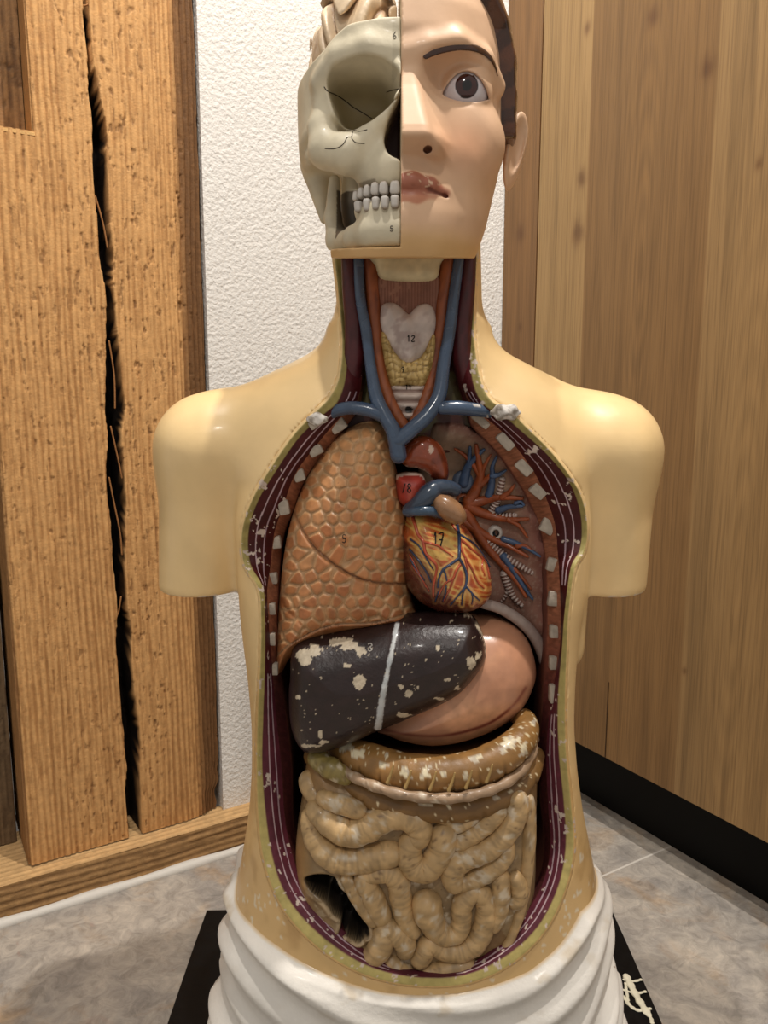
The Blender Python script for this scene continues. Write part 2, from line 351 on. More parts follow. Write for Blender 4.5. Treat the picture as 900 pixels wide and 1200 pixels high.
# --- the old post: front face with an open shake, worn corner beside the plaster, and its lap at the top
cr_px = [(98, -40, 2), (101, 20, 5), (107, 70, 5), (113, 120, 8), (118, 190, 11), (121, 260, 11), (124, 310, 10), (129, 350, 7), (131, 390, 9), (133, 430, 12), (136, 480, 14), (135, 540, 13), (137, 600, 14), (141, 660, 12), (143, 700, 10), (146, 760, 12), (150, 800, 12), (154, 860, 12), (157, 920, 12), (161, 985, 11)]
cr = np.array([[*wall_uv([(a, b_)], -.028)[0], w] for a, b_, w in cr_px]); cr = cr[np.argsort(cr[:, 1])]; czs = np.linspace(cr[0, 1], cr[-1, 1], 400); cus = np.interp(czs, cr[:, 1], cr[:, 0]); cws = np.interp(czs, cr[:, 1], cr[:, 2]) * .00135 / 2
def crack(u, z):
    w = np.interp(z, czs, cws) * (.8 + .4 * vnoise(np.stack([z * 26, z * 0, z * 0], 1))); c = np.interp(z, czs, cus) + .004 * (vnoise(np.stack([z * 25, z * 0 + 3, z * 0], 1)) - .5)
    main = 1 - sst(.75, 1.15, np.abs(u - c) / w)
    # a second, finer shake near the top and small checks
    c2 = c - .012 + .01 * sst(.9, 1.2, z); s2 = (1 - sst(.0008, .0022, np.abs(u - c2))) * sst(.98, 1.04, z)
    return main
nzt = wall_uv([(20, 152)], -.028)[0]; nue = wall_uv([(36, 80)], -.028)[0][0]      # notch: lower edge height, right edge
S = np.array([(-.134, -.16), (-.133, -.03), (-.128, -.0255), (.085, -.0285), (.101, -.0305), (.120, -.0355), (.139, -.042), (.1385, -.118)])
sl = np.concatenate([[0], np.cumsum(np.linalg.norm(np.diff(S, axis=0), axis=1))])
def post_place(u, z, d):
    x = np.interp(u, sl, S[:, 0]); n = np.interp(u, sl, S[:, 1])
    dx = np.interp(u + .002, sl, S[:, 0]) - np.interp(u - .002, sl, S[:, 0]); dn = np.interp(u + .002, sl, S[:, 1]) - np.interp(u - .002, sl, S[:, 1]); l = np.hypot(dx, dn) + 1e-9
    nx, nn = -dn / l, dx / l; rough = np.where(u > sl[4], 2.2, 1.0)
    # rotten foot beside the plaster
    x = x - .012 * sst(.135, .06, z) * sst(.10, .14, x) * vnoise(np.stack([z * 50, x * 40, z * 0], 1))
    e = sst(sl[4] - .004, sl[5], u) * .8 + .45 * sst(sl[2], sl[1], u)
    return W(x + nx * d * rough, n + nn * d * rough, z), ((92, 62, 36), e)
u0c = np.mean(cus) + .128 + sl[2]
def follow(u, z): return u + (np.interp(z, czs, np.convolve(np.pad(cus, 8, mode='edge'), np.ones(17) / 17, 'valid')) - np.mean(cus)) * np.exp(-((u - u0c) / .06) ** 2)
# u of the grain board is arc length; crack needs the face coordinate
P_, F_, K_ = grain_board('p', 350, 1000, (0, sl[-1]), (.052, 1.45), post_place, ((208, 160, 104), (158, 112, 66), (70, 44, 24)), 3.0, crack=lambda u, z: crack(np.interp(u, sl, S[:, 0]), z), amp=.0017, period=.0075, warp=follow)
# cut the lap notch out of the face at the top corner
fu = ((P_ - O0) @ UU); fz = P_[:, 2]; keep = ~((fu[F_] < nue).all(1) & (fz[F_] > nzt[1]).all(1)); F_ = F_[keep]
post = empty('timber_post', W(0, -.1, .05), 'old weathered timber post with a long open crack, standing on the sill beside white plaster', 'timber post')
mk('post_body', P_, F_, M_old, post, K_)
m = MB(); V, F = slab(W, nue - .003, nue + .002, -.12, -.03, nzt[1], 1.45); m.add(V, F, (176, 130, 80)); V, F = slab(W, -.16, nue, -.12, -.027, nzt[1] - .004, nzt[1]); m.add(V, F, (214, 170, 110)); m.build('lap_cheek', M_old, post, False)
# thin splinters bridging the crack
for pts in ([(112, 230), (121, 262), (126, 290)], [(130, 500), (139, 540), (143, 560)], [(128, 560), (134, 590), (141, 625), (143, 650)], [(142, 700), (139, 718), (136, 722)], [(128, 400), (134, 440), (135, 478)], [(84, 2), (100, 6), (122, -4)], [(110, 12), (122, 2), (128, -8)]):
    q = wall_uv(catmull(pts, 5), -.03); MB().add(*tube(W(q[:, 0], -.031, q[:, 1]), .0011, 6), (150, 104, 62)).build('splinter', M_old, post)
# --- timber seen in the notch, and timber behind the post's far side
def grain_panel(name, label, cat, u0, u1, n, z0, z1, cols, seed, res=.0025, horiz=False, **k):
    nu = max(8, int((u1 - u0) / res)); nz = max(8, int((z1 - z0) / res))
    if horiz: P, F, Kc = grain_board('b', nz, nu, (z0, z1), (u0, u1), lambda u, z, d: (W(z, n + d, u), None), cols, seed, **k)
    else: P, F, Kc = grain_board('b', nu, nz, (u0, u1), (z0, z1), lambda u, z, d: (W(u, n + d, z), None), cols, seed, **k)
    mb = MB(); mb.add(P, F if not horiz else F[:, ::-1], Kc); V, F2 = slab(W, u0, u1, n - .08, n - .004, z0, z1); mb.add(V, F2, cols[1]); o = mb.build(name, M_old); return tag(o, label, cat)
grain_panel('timber_brace', 'dark grooved timber recessed in the notch at the top of the old post', 'timber', -.34, nue - .004, -.075, nzt[1] + .002, 1.45, ((150, 112, 72), (88, 60, 36), (40, 26, 14)), 11)
grain_panel('timber_stud', 'grey brown timber standing behind the near foot of the old post', 'timber', -.70, -.138, -.10, .0515, nzt[1] - .01, ((120, 98, 72), (76, 58, 40), (36, 26, 18)), 17)
# --- sill beam
sz = .0503
def sill_place(u, z, d):      # z runs along the wall, u over front then top
    t = u / .0503; front = u < sz
    n = np.where(front, d - .0022 * sst(.75, 1.0, t), -(u - sz) - .0022); zz = np.where(front, u, sz + d * 1.0)
    return W(z, n, zz), ((224, 186, 132), .55 * (~front))  # top painted paler than the front, its lit look put into the colour
P1, F1, K1 = grain_board('s', 90, 460, (0, .18), (-.55, .60), sill_place, ((176, 138, 92), (112, 82, 50), (60, 42, 26)), 23, amp=.0016, period=.010, pits=.4)
keep = ~((((P1[F1] - O0) @ UU) > .10).all(1) & (((P1[F1] - O0) @ NN) < -.05).all(1)); o = mk('timber_sill', P1, F1[keep][:, ::-1], M_old, None, K1); tag(o, 'low pale timber sill running along the floor under the old post and plaster', 'timber sill')
mc, nt, b = nodes('caulk'); b.inputs['Base Color'].default_value = (*lin((206, 201, 192)), 1); b.inputs['Roughness'].default_value = .6
m = MB(); pts = W(np.linspace(-.6, .6, 60), .004, .001); m.add(*tube(pts, .0075 + .001 * np.sin(np.arange(60)), 10), (200, 195, 186)); tag(m.build('trim_1', mc), kind='structure')
# --- oak cabinet
mo, nt, b = nodes('oak_veneer'); L = nt.links.new; tc = N(nt, 'ShaderNodeTexCoord'); at = N(nt, 'ShaderNodeVertexColor'); at.layer_name = 'Col'
ro = N(nt, 'ShaderNodeVectorRotate'); ro.rotation_type = 'Z_AXIS'; ro.inputs['Angle'].default_value = -TH; L(tc.outputs['Object'], ro.inputs['Vector'])
def stretched(sx_, sz_, det, dist, sc=1):
    mp = N(nt, 'ShaderNodeMapping'); mp.inputs['Scale'].default_value = (sx_, sx_, sz_); L(ro.outputs['Vector'], mp.inputs['Vector'])
    n = N(nt, 'ShaderNodeTexNoise'); n.inputs['Scale'].default_value = sc; n.inputs['Detail'].default_value = det; n.inputs['Distortion'].default_value = dist; L(mp.outputs['Vector'], n.inputs['Vector']); return n
ga = stretched(60, 1.6, 5, .6); gb = stretched(420, 9, 3, .2)
ra = ramp(ga.outputs['Fac'], [(.3, (200, 196, 190)), (.5, (240, 238, 234)), (.72, (255, 255, 255))]); rb = ramp(gb.outputs['Fac'], [(.3, (196, 190, 182)), (.55, (255, 255, 255))])
c = mixn(.75, at.outputs['Color'], ra.outputs['Color'], 'MULTIPLY'); c = mixn(.6, c, rb.outputs['Color'], 'MULTIPLY'); L(c, b.inputs['Base Color']); b.inputs['Roughness'].default_value = .5
bp = N(nt, 'ShaderNodeBump'); bp.inputs['Strength'].default_value = .3; bp.inputs['Distance'].default_value = .0015; L(gb.outputs['Fac'], bp.inputs['Height']); L(bp.outputs['Normal'], b.inputs['Normal'])
cab = empty('oak_cabinet', K(0, -.2, 0), 'tall oak cabinet with vertical boards and a recessed black plinth', 'cabinet')
planks = [(-.269, (170, 137, 90)), (-.166, (144, 109, 66)), (.045, (166, 132, 86)), (.19, (148, 113, 70)), (.40, (164, 130, 84)), (.9, (182, 142, 90))]
knots = [(-.178, .985, .010), (-.182, .91, .014), (-.06, 1.16, .010), (.03, 1.07, .012), (-.178, 1.19, .008), (.11, .94, .006), (.05, .30, .004)]
def oak_face(v0, v1, z0, z1, m0, depth, res=.004):
    nv = max(2, int((v1 - v0) / res)); nz = max(2, int((z1 - z0) / res)); v, z = np.meshgrid(np.linspace(v0, v1, nv), np.linspace(z0, z1, nz), indexing='ij'); v = v.ravel(); z = z.ravel()
    col = np.zeros((len(v), 3)); 
    for (a, cc), (e, _) in zip(planks[:-1], planks[1:]):
        k = (v >= a - .02) & (v < e) if a == planks[0][0] else (v >= a) & (v < e); col[k] = cc
    col[v < -.273] = (134, 97, 56)
    col = col * (.92 + .16 * fbm(np.stack([v * 16, z * 1.6, v * 0 + 2], 1), 3))[:, None]
    # cathedral figure in the boards
    for vc, zc, s in ((-.06, .85, 1.0), (.12, .45, .8)):
        r = np.sqrt(((v - vc) / .05) ** 2 + ((z - zc) / .42) ** 2); band = .5 + .5 * np.sin(r * 42); col = col * (1 - .09 * s * band * np.exp(-r * r * .7))[:, None]
    for kv, kz, kr in knots + [(-.315, .93, .011), (-.31, .78, .006)]:
        r = np.sqrt(((v - kv) / kr) ** 2 + ((z - kz) / (kr * 1.5)) ** 2) + .5 * (fbm(np.stack([v * 150, z * 90, v * 0], 1), 2) - .5); t = .6 * np.exp(-r * r * 1.6); col = mixc(col, (92, 58, 30), np.clip(t, 0, 1))
    i = (np.arange(nv - 1)[:, None] * nz + np.arange(nz - 1)[None]).ravel(); mb = MB(); mb.add(K(v, m0, z), np.stack([i, i + 1, i + nz + 1, i + nz], 1), col)
    V, F = slab(K, v0, v1, m0 - depth, m0 - .0004, z0, z1); mb.add(V, F, (150, 108, 66)); return mb
oak_face(-.2705, .80, .119, 1.75, 0, .02, .0035).build('door', mo, cab, False)
oak_face(-.357, -.2755, .119, 1.75, -.002, .02, .004).build('filler_panel', mo, cab, False)
mb_, nt2, b2 = nodes('black_plinth'); b2.inputs['Base Color'].default_value = (.002, .002, .002, 1); b2.inputs['Roughness'].default_value = .5; b2.inputs['Specular IOR Level'].default_value = .15
V, F = slab(K, -.36, .80, -.08, -.055, 0.0, .125); mk('plinth', V, F, mb_, cab, smooth=False)
V, F = slab(K, -.355, .80, -.5, -.021, .125, 1.75); mk('carcass', V, F, mb_, cab, smooth=False)
m = MB(); m.add(*tube(K(-.083, .0006, np.linspace(.12, .24, 14)) + np.stack([np.zeros(14), .0, .0] if False else [np.zeros(14)] * 3, 1), .0008, 5), (60, 40, 24)); m.build('seam', M_ink, cab)
# ================================================================ the anatomical torso
torso = empty('anatomical_torso', (.032, .70, .03), 'old painted plaster anatomical torso, opened at front, face half skull, on black base board', 'anatomical model')
Y0 = .71
TB = [(395, 402, 556, .672, .765), (415, 385, 575, .668, .772), (440, 345, 612, .655, .785), (480, 300, 660, .630, .80), (540, 280, 684, .608, .81), (600, 278, 686, .601, .815), (650, 283, 681, .601, .815), (690, 285, 677, .603, .81),
      (730, 290, 669, .606, .80), (780, 297, 664, .609, .795), (830, 301, 663, .610, .79), (880, 301, 667, .609, .79), (930, 297, 675, .606, .80), (980, 289, 686, .603, .81), (1030, 279, 697, .601, .82), (1080, 270, 705, .600, .825), (1200, 266, 709, .60, .83), (1500, 266, 709, .60, .83)]
def tab(ys, xl, xr, yf, yb, n=400):
    A = PX(np.stack([xl, ys], 1), Y0); B = PX(np.stack([xr, ys], 1), Y0); z = A[:, 2]; o = np.argsort(z); zs = np.linspace(z.min(), z.max(), n)
    f = lambda v: np.interp(zs, z[o], np.asarray(v)[o]); k = np.hanning(19); k /= k.sum(); g = lambda v: np.convolve(np.pad(f(v), 9, mode='edge'), k, 'valid')
    return zs, g((A[:, 0] + B[:, 0]) / 2), g((B[:, 0] - A[:, 0]) / 2), g(yf), g(yb)
t_ = np.array(TB, float); TZ, TXC, TA, TYF, TYB = tab(*t_.T)
def nfun(z): return np.interp(z, [.10, .24, .34, .42, .50, .60], [2.4, 2.5, 2.9, 3.1, 2.8, 2.4])
def trunk(X, Y, Z, grow=0.0):
    n = nfun(Z)
    z = Z; xc = np.interp(z, TZ, TXC); a = np.interp(z, TZ, TA) + grow; yf = np.interp(z, TZ, TYF) - grow; yb = np.interp(z, TZ, TYB) + grow
    q = (np.abs((X - xc) / a) ** n + np.abs((Y - (yf + yb) / 2) / ((yb - yf) / 2)) ** n) ** (1 / n)
    return np.maximum((q - 1) * np.minimum(a, (yb - yf) / 2), Z - TZ[-1])
def pt(x, y, Y=Y0): return PX([(x, y)], Y)[0]
NL = pt(479, 300, .70); NB = pt(479, 452, .715)
def body(X, Y, Z):
    d = trunk(X, Y, Z)
    # neck
    nk = rcone(X, (Y - .705) * .95 + .705, Z, (NL[0], .700, NL[2] + .006), (NB[0], .712, NB[2]), .0605, .066); nk = smin(nk, rcone(X, Y, Z, (NL[0] - .002, .704, NL[2]), (.0125, .722, NL[2] + .07), .058, .046), .006)
    for sx, sh, el, wb in ((-1, pt(247, 526), pt(234, 740), (266, 560, 740)), (1, pt(709, 528), pt(704, 740), (682, 560, 740))):
        arm = rcone(X, (Y - sh[1]) * .92 + sh[1], Z, sh, el, .0445, .0365)
        tr = rcone(X, (Y - .725) * .85 + .725, Z, (NB[0] + sx * .012, .728, NB[2] - .012), (sh[0], .722, sh[2] - .002), .063, .043)
        d = smin(d, rcone(X, Y, Z, pt(wb[0], wb[1], .727), pt(wb[0], wb[2], .727), .030, .026), .008); d = smin(d, arm, .012); d = smin(d, tr, .03)
    d = smin(d, nk, .028)
    # arm stumps end in a slightly rounded cut
    zc = pt(236, 688)[2]; cut = zc - Z
    xs_ = np.abs(X - np.interp(zc, TZ, TXC)) - np.interp(zc, TZ, TA) - .0015; d = np.where(Z > zc - .10, smax(d, np.minimum(cut, xs_), .005), d)
    return d
Vb, Fb = surface_nets(body, (-.215, .585, .03), (.26, .84, 0.87), .0030)
skinS = Surf((Vb, Fb))
ST = """393,303 404,303 413,303 416,303|398,350 406,350 417,350 420,350|402,400 407,400 422,400 424,400|399,440 406,440 424,440 426,440|388,465 397,470 418,470 422,474
372,482 380,486 396,492 408,497|345,510 351,513 371,522 381,530|318,549 324,552 346,556 358,562|297,585 303,587 332,595 343,600|285,622 292,623 322,624 333,628|287,660 294,660 317,664 328,668|304,690 309,690 313,695 326,697|307,730 311,730 315,730 325,732|306,780 311,780 319,780 328,782|303,840 309,840 324,840 336,842|302,900 308,900 330,900 342,900|304,960 313,960 334,958 343,956|310,1005 320,1003 342,998 348,994|323,1045 333,1042 352,1028 358,1022|345,1080 355,1074 372,1056 378,1050|382,1115 390,1106 402,1090 406,1083|430,1141 434,1132 440,1122 442,1116|485,1153 486,1144 486,1137 486,1132|545,1151 543,1142 540,1133 539,1128|595,1130 590,1121 583,1108 580,1102|635,1093 628,1087 615,1072 610,1066|660,1045 652,1042 637,1032 631,1028|671,995 662,993 645,990 638,988|668,940 660,940 642,940 634,940|662,880 654,880 640,880 632,880|661,820 653,820 646,822 636,822|663,760 658,760 656,760 640,760|665,720 661,720 657,715 641,715|672,668 668,667 655,669 640,672|684,645 679,643 653,645 638,648|687,615 681,613 650,615 632,618|681,585 675,584 640,585 620,588|668,560 662,558 627,556 605,562|645,530 638,530 606,526 584,532|618,503 612,507 585,503 563,510|598,484 592,490 571,491 552,497|575,470 566,474 553,472 548,476|562,445 553,446 540,446 537,446|555,400 550,400 534,400 532,400|555,350 550,350 540,350 537,350|558,303 553,303 545,303 541,303"""
ST = np.array([[[float(v) for v in p.split(',')] for p in s.split()] for s in ST.replace('\n', '|').split('|')])   # stations x 4 contours
NS = 40
rim = [catmull(ST[:, k], NS) for k in range(4)]          # open at the top of the neck
ext = [np.concatenate([[r[0] + (0, -9)], r, [r[-1] + (0, -9)]]) for r in rim]
OUT3 = skinS.hit(ext[0], 0)
k9 = np.hanning(31); k9 /= k9.sum(); oy = np.convolve(np.pad(OUT3[:, 1], 15, mode='edge'), k9, 'valid'); OUT3 = PX(ext[0], oy)
# hollow the shell behind the outline
CUTP = OUT3[:, [0, 2]]
def hollow(d, X, Y, Z):
    gx, gz = np.meshgrid(X.ravel(), Z.ravel(), indexing='ij'); Q = np.stack([gx.ravel(), gz.ravel()], 1)
    dd, ins = poly_dist(Q, CUTP[::6]); s = np.where(ins, -dd, dd).reshape(gx.shape)[:, None, :]
    yb = .712 + .07 * sst(NB[2] - .0, NB[2] - .10, Z)
    return np.maximum(d, -np.maximum(s - .0012, Y - yb))
Vs, Fs = surface_nets(lambda X, Y, Z: hollow(body(X, Y, Z), X, Y, Z), (-.215, .585, .034), (.26, .84, .87), .0027)
px = TOPX(Vs)
nz1 = fbm(Vs * 40, 3); col = np.tile(np.array([235., 203, 148]), (len(Vs), 1)); col = col * (.97 + .06 * nz1)[:, None]
low = sst(820, 1050, px[:, 1]); col = mixc(col, (214, 176, 118), low * .8)                        # darker tan towards the waist
grime = sst(.60, .72, fbm(Vs * 26 + 4, 4)) * low; col = mixc(col, (176, 136, 84), grime * .5)
spk = (vnoise(Vs * 520) > .985) & (fbm(Vs * 15, 2) > .5); col[spk] = (120, 84, 48)
chip = (Vs[:, 2] < pt(236, 688)[2] + .0045 * fbm(Vs * 60, 2)) & (Vs[:, 2] > .45) & (fbm(Vs * 180 + 3, 3) > .47) & (np.abs(Vs[:, 0] - .024) > .13) & (px[:, 1] > 670) & (px[:, 1] < 700); col[chip] = (226, 216, 200)
chip2 = (px[:, 1] > 1000) & (cfbm(Vs * 230 + 8, 3) > .72); col[chip2] = (226, 212, 184)
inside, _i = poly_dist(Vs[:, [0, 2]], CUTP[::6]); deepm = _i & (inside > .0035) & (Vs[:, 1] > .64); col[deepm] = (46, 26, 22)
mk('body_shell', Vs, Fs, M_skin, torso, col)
# --- cut edge: olive skin line, maroon muscle with pale fascia lines, rib band
dY = [(-.0012), .0012, .011, .026]
tn = np.gradient(ext[0], axis=0); tn /= np.linalg.norm(tn, axis=1)[:, None]; onorm = np.stack([tn[:, 1], -tn[:, 0]], 1)   # outward in the picture plane
if poly_dist((ext[0] + 3 * onorm)[300:301], ext[0])[1][0]: onorm = -onorm
SK = PX(ext[0] + 4.0 * onorm, np.convolve(np.pad(skinS.hit(ext[0] + 4.0 * onorm, 0)[:, 1], 15, mode='edge'), k9, 'valid') - .0010)
SK2 = SK + np.array([0, .006, 0])
R3 = [OUT3 + np.array([0, dY[0], 0])] + [PX(ext[k], oy + dY[k] + (0 if k < 3 else 0)) for k in (1, 2, 3)]
back = R3[3].copy(); cen = np.array([(R3[3][:, 0].min() + R3[3][:, 0].max()) / 2, 0, 0]); zneck = sst(NB[2] - .0, NB[2] - .09, back[:, 2]); back[:, 1] = .705 + .075 * zneck
rows = []; T_ = []
for a, b_, n, s0 in ((SK2, SK, 1, -2), (SK, R3[0], 3, -1), (R3[0], R3[1], 5, 0), (R3[1], R3[2], 44, 1), (R3[2], R3[3], 10, 2), (R3[3], back, 12, 3)):
    for i in range(n):
        t = i / n; rows.append(a * (1 - t) + b_ * t); T_.append(s0 + t)
rows.append(back); T_.append(4.0); G = np.stack(rows); nr, nc = G.shape[:2]
sv = np.repeat(np.array(T_), nc); tv = np.tile(np.arange(nc), nr); V = G.reshape(-1, 3).copy(); pxs = TOPX(V)
bandw = np.linalg.norm(ext[2] - ext[1], axis=1); bw = np.tile(bandw, nr)
# slightly swollen muscle
V[:, 1] -= .0025 * np.sin(np.clip(sv - 1, 0, 1) * math.pi) * np.clip(bw / 30, 0, 1)
V[:, 1] += .0006 * (fbm(V * 220, 2) - .5)
neckm = sst(470, 440, pxs[:, 1]); lowm = sst(700, 860, pxs[:, 1])
col = np.tile(np.array([156., 142, 84]), (len(V), 1)) * (.85 + .3 * fbm(V * 150, 3))[:, None]
col = mixc(col, (196, 178, 112), (lowm * .6))
sk_ = sv < -.05; col[sk_] = mixc(np.tile(np.array([230., 198, 143]), (len(V), 1)), (212, 174, 116), lowm)[sk_]
mar = mixc(np.tile(np.array([66., 15, 15]), (len(V), 1)), (92, 38, 50), lowm); mar = mixc(mar, (78, 24, 28), neckm) * (.85 + .3 * fbm(V * 120, 3))[:, None]
mk_ = (sv >= 1.0) & (sv < 2); col[mk_] = mar[mk_]
wob = .05 * np.sin(tv * .013) + .06 * (vnoise(np.stack([tv * .02, tv * 0, tv * 0], 1)) - .5)
for ln, lc in ((1.36, (186, 160, 164)), (1.70, (176, 150, 158))):
    w = np.abs(sv - ln - wob) * bw; e = (w < .75) & mk_ & (bw > 9) & (neckm < .3); col[e] = lc
rb = (sv >= 2) & (sv < 3.0); rbc = mixc(np.tile(np.array([152., 98, 72]), (len(V), 1)), (84, 40, 40), lowm) * (.75 + .5 * fbm(np.stack([tv * .6, sv * 4, sv * 0], 1), 3))[:, None]
col[rb] = rbc[rb]; nk_ = rb & (neckm > .3); col[nk_] = (110, 56, 34)
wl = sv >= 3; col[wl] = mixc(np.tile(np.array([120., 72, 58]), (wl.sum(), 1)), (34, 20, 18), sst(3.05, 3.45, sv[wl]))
chp = (cfbm(V * 240, 3) > .69) & (sv < 2) & (fbm(V * 20 + 7, 2) > .45); col[chp] = (204, 186, 172)
i = (np.arange(nr - 1)[:, None] * nc + np.arange(nc - 1)[None]).ravel(); Fr = np.stack([i, i + nc, i + nc + 1, i + 1], 1)
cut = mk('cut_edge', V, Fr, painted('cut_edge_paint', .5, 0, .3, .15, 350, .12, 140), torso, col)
rimS = Surf((V, Fr))
# cavity floor
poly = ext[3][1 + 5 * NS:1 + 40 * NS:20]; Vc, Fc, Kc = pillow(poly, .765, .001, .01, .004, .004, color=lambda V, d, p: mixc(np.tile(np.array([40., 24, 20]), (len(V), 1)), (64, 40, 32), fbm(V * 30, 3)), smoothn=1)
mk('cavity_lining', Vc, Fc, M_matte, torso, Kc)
# --- sawn rib ends along the band
def rib_at(x, y, L, w, ang, nm='rib_end', c=(178, 166, 150)):
    p = rimS.hit([(x, y)], 0, .67)[0]; s = p[1] / FPX; a = math.radians(ang)
    ax = np.array([[math.cos(a), .35 * math.copysign(1, 470 - x) * -1 * 0, -math.sin(a)], [0, 1, 0], [math.sin(a), 0, math.cos(a)]])
    V, F = rbox(p + np.array([0, -.0012, 0]), ax, (L / 2 * s * .95, .0035, w / 2 * s * .95), .0014, 7)
    V = V + .0012 * (np.stack([vnoise(V * 120), vnoise(V * 120 + 9), vnoise(V * 120 + 20)], 1) - .5)
    col = np.tile(np.array(c, float), (len(V), 1)) * (.82 + .3 * fbm(V * 350, 3))[:, None]; o = mk(nm, V, F, M_matte, cut, col); return o
for x, y, L, w, a in ((371, 495, 20, 11, -30), (397, 499, 20, 14, -35), (370, 528, 17, 12, -28), (351, 557, 14, 15, -18), (333, 594, 13, 18, -12), (324, 635, 12, 16, -6), (320, 677, 11, 14, -4), (319, 713, 10, 15, 0), (319, 748, 10, 16, 0), (322, 783, 10, 15, 0),
                      (563, 492, 24, 11, 40), (592, 517, 24, 13, 46), (614, 548, 22, 14, 44), (630, 575, 20, 15, 40), (641, 616, 17, 18, 25), (647, 661, 15, 17, 12), (648, 701, 14, 19, 4), (649, 739, 12, 17, 2), (648, 776, 11, 18, 0), (647, 812, 9, 24, -4)):
    rib_at(x, y, L, w, a)
# pale collar bone ends
for x, y, r in ((372, 491, 9), (592, 483, 12)):
    p = skinS.hit([(x, y)], 0)[0] + np.array([0, -.001, 0]); s = r * p[1] / FPX
    m = MB(); V, F = surface_nets(lambda X, Y, Z: ell(X, Y, Z, p, (s * 1.35, s * .7, s * .8)) + .0009 * np.sin(X * 500) * np.sin(Z * 600 + 1) , p - .025, p + .025, .0011)
    m.add(V, F, mixc(np.tile(np.array([150., 140, 128]), (len(V), 1)), (226, 220, 212), sst(.4, .6, fbm(V * 260, 3)))); m.build('collarbone_end', M_matte, torso)
# --- drapery round the hips: folds hang in swags from both sides
na, nzr = 420, 150
th = np.linspace(-math.pi, math.pi, na, endpoint=False); vv = np.linspace(0, 1, nzr); TT, VVv = np.meshgrid(th, vv, indexing='ij'); TT = TT.ravel(); VVv = VVv.ravel()
top_px = np.array([(268, 1012), (271, 1030), (277, 1053), (295, 1082), (325, 1108), (365, 1133), (412, 1153), (450, 1163), (490, 1166), (535, 1164), (580, 1154), (620, 1138), (655, 1108), (680, 1068), (690, 1040), (693, 1012)], float)
TP = skinS.hit(top_px, 0, .70); TP[:2] = PX(top_px[:2], .705); TP[-2:] = PX(top_px[-2:], .705); xt = TP[:, 0]; zt_ = TP[:, 2]; oo = np.argsort(xt)
xa = np.interp(-.40, TZ, TXC)
def sect(th, z, grow):
    n = nfun(z); xc = np.interp(z, TZ, TXC); a = np.interp(z, TZ, TA) + grow; yf = np.interp(z, TZ, TYF) - grow; yb = np.interp(z, TZ, TYB) + grow
    c, s = np.sin(th), -np.cos(th); k = (np.abs(c) ** n + np.abs(s) ** n) ** (-1 / n)
    return np.stack([xc + a * c * k, (yf + yb) / 2 + (yb - yf) / 2 * s * k, z], 1)
g0 = sect(TT, np.full(len(TT), .18), 0.006); front = np.cos(TT) > -.05
sidez = .5 * (zt_[0] + zt_[-1])
cxs = (TP[:, 0] - np.interp(zt_, TZ, TXC)) / np.interp(zt_, TZ, TA); yf_, yb_ = np.interp(zt_, TZ, TYF), np.interp(zt_, TZ, TYB); cys = (TP[:, 1] - (yf_ + yb_) / 2) / ((yb_ - yf_) / 2)
tht = np.arctan2(cxs, -np.minimum(cys, -.02)); tht[0], tht[-1] = -1.5, 1.5; ot = np.argsort(tht); ztop = np.interp(TT, np.concatenate([[-1.9], tht[ot], [1.9]]), np.concatenate([[sidez], zt_[ot], [sidez]]))
Z_ = ztop + (.0305 - ztop) * VVv
u = np.sin(TT)                                       # -1..1 across the front
sag = .055 * (u ** 2); w = Z_ - sag + .012 * np.sin(3 * TT + 1)
hf = .5 + .5 * np.sin(w * 175 + 1.6 * np.sin(2.3 * TT) + 3.0 * vnoise(np.stack([TT * 1.3, Z_ * 9, TT * 0], 1)))
h2 = .5 + .5 * np.sin(w * 95 + 2.2 * TT)
amp = (.0035 + .008 * np.abs(u)) * sst(0, .10, VVv)
grow = .001 + .005 * sst(0, .05, VVv) + amp * (.7 * hf ** 1.4 + .5 * h2) - .0095 * u ** 2 * sst(.03, .2, VVv) + .012 * sst(.35, .9, VVv)
Vd = sect(TT, Z_, grow); Vd[VVv == 0] = sect(TT, Z_, .0)[VVv == 0]
i = np.arange(na)[:, None]; j = np.arange(nzr - 1)[None]; i2 = (i + 1) % na
Fd = np.stack([i * nzr + j, i * nzr + j + 1, i2 * nzr + j + 1, i2 * nzr + j], -1).reshape(-1, 4)
cd = np.tile(np.array([232., 227, 218]), (len(Vd), 1)) * (.96 + .07 * fbm(Vd * 35, 3))[:, None]
cd = mixc(cd, (196, 176, 146), sst(.62, .8, fbm(Vd * 60 + 5, 4)) * .5 * sst(.35, .0, VVv)); cd[(vnoise(Vd * 330) > .97) & (fbm(Vd * 20, 2) > .5)] = (150, 128, 100)
cd = mixc(cd, (196, 160, 108), sst(.012, .0, VVv) * .8)
mk('hip_drape', Vd, Fd, painted('white_drape_paint', .5, .08, .4, .25, 180, .04, 40), torso, cd)
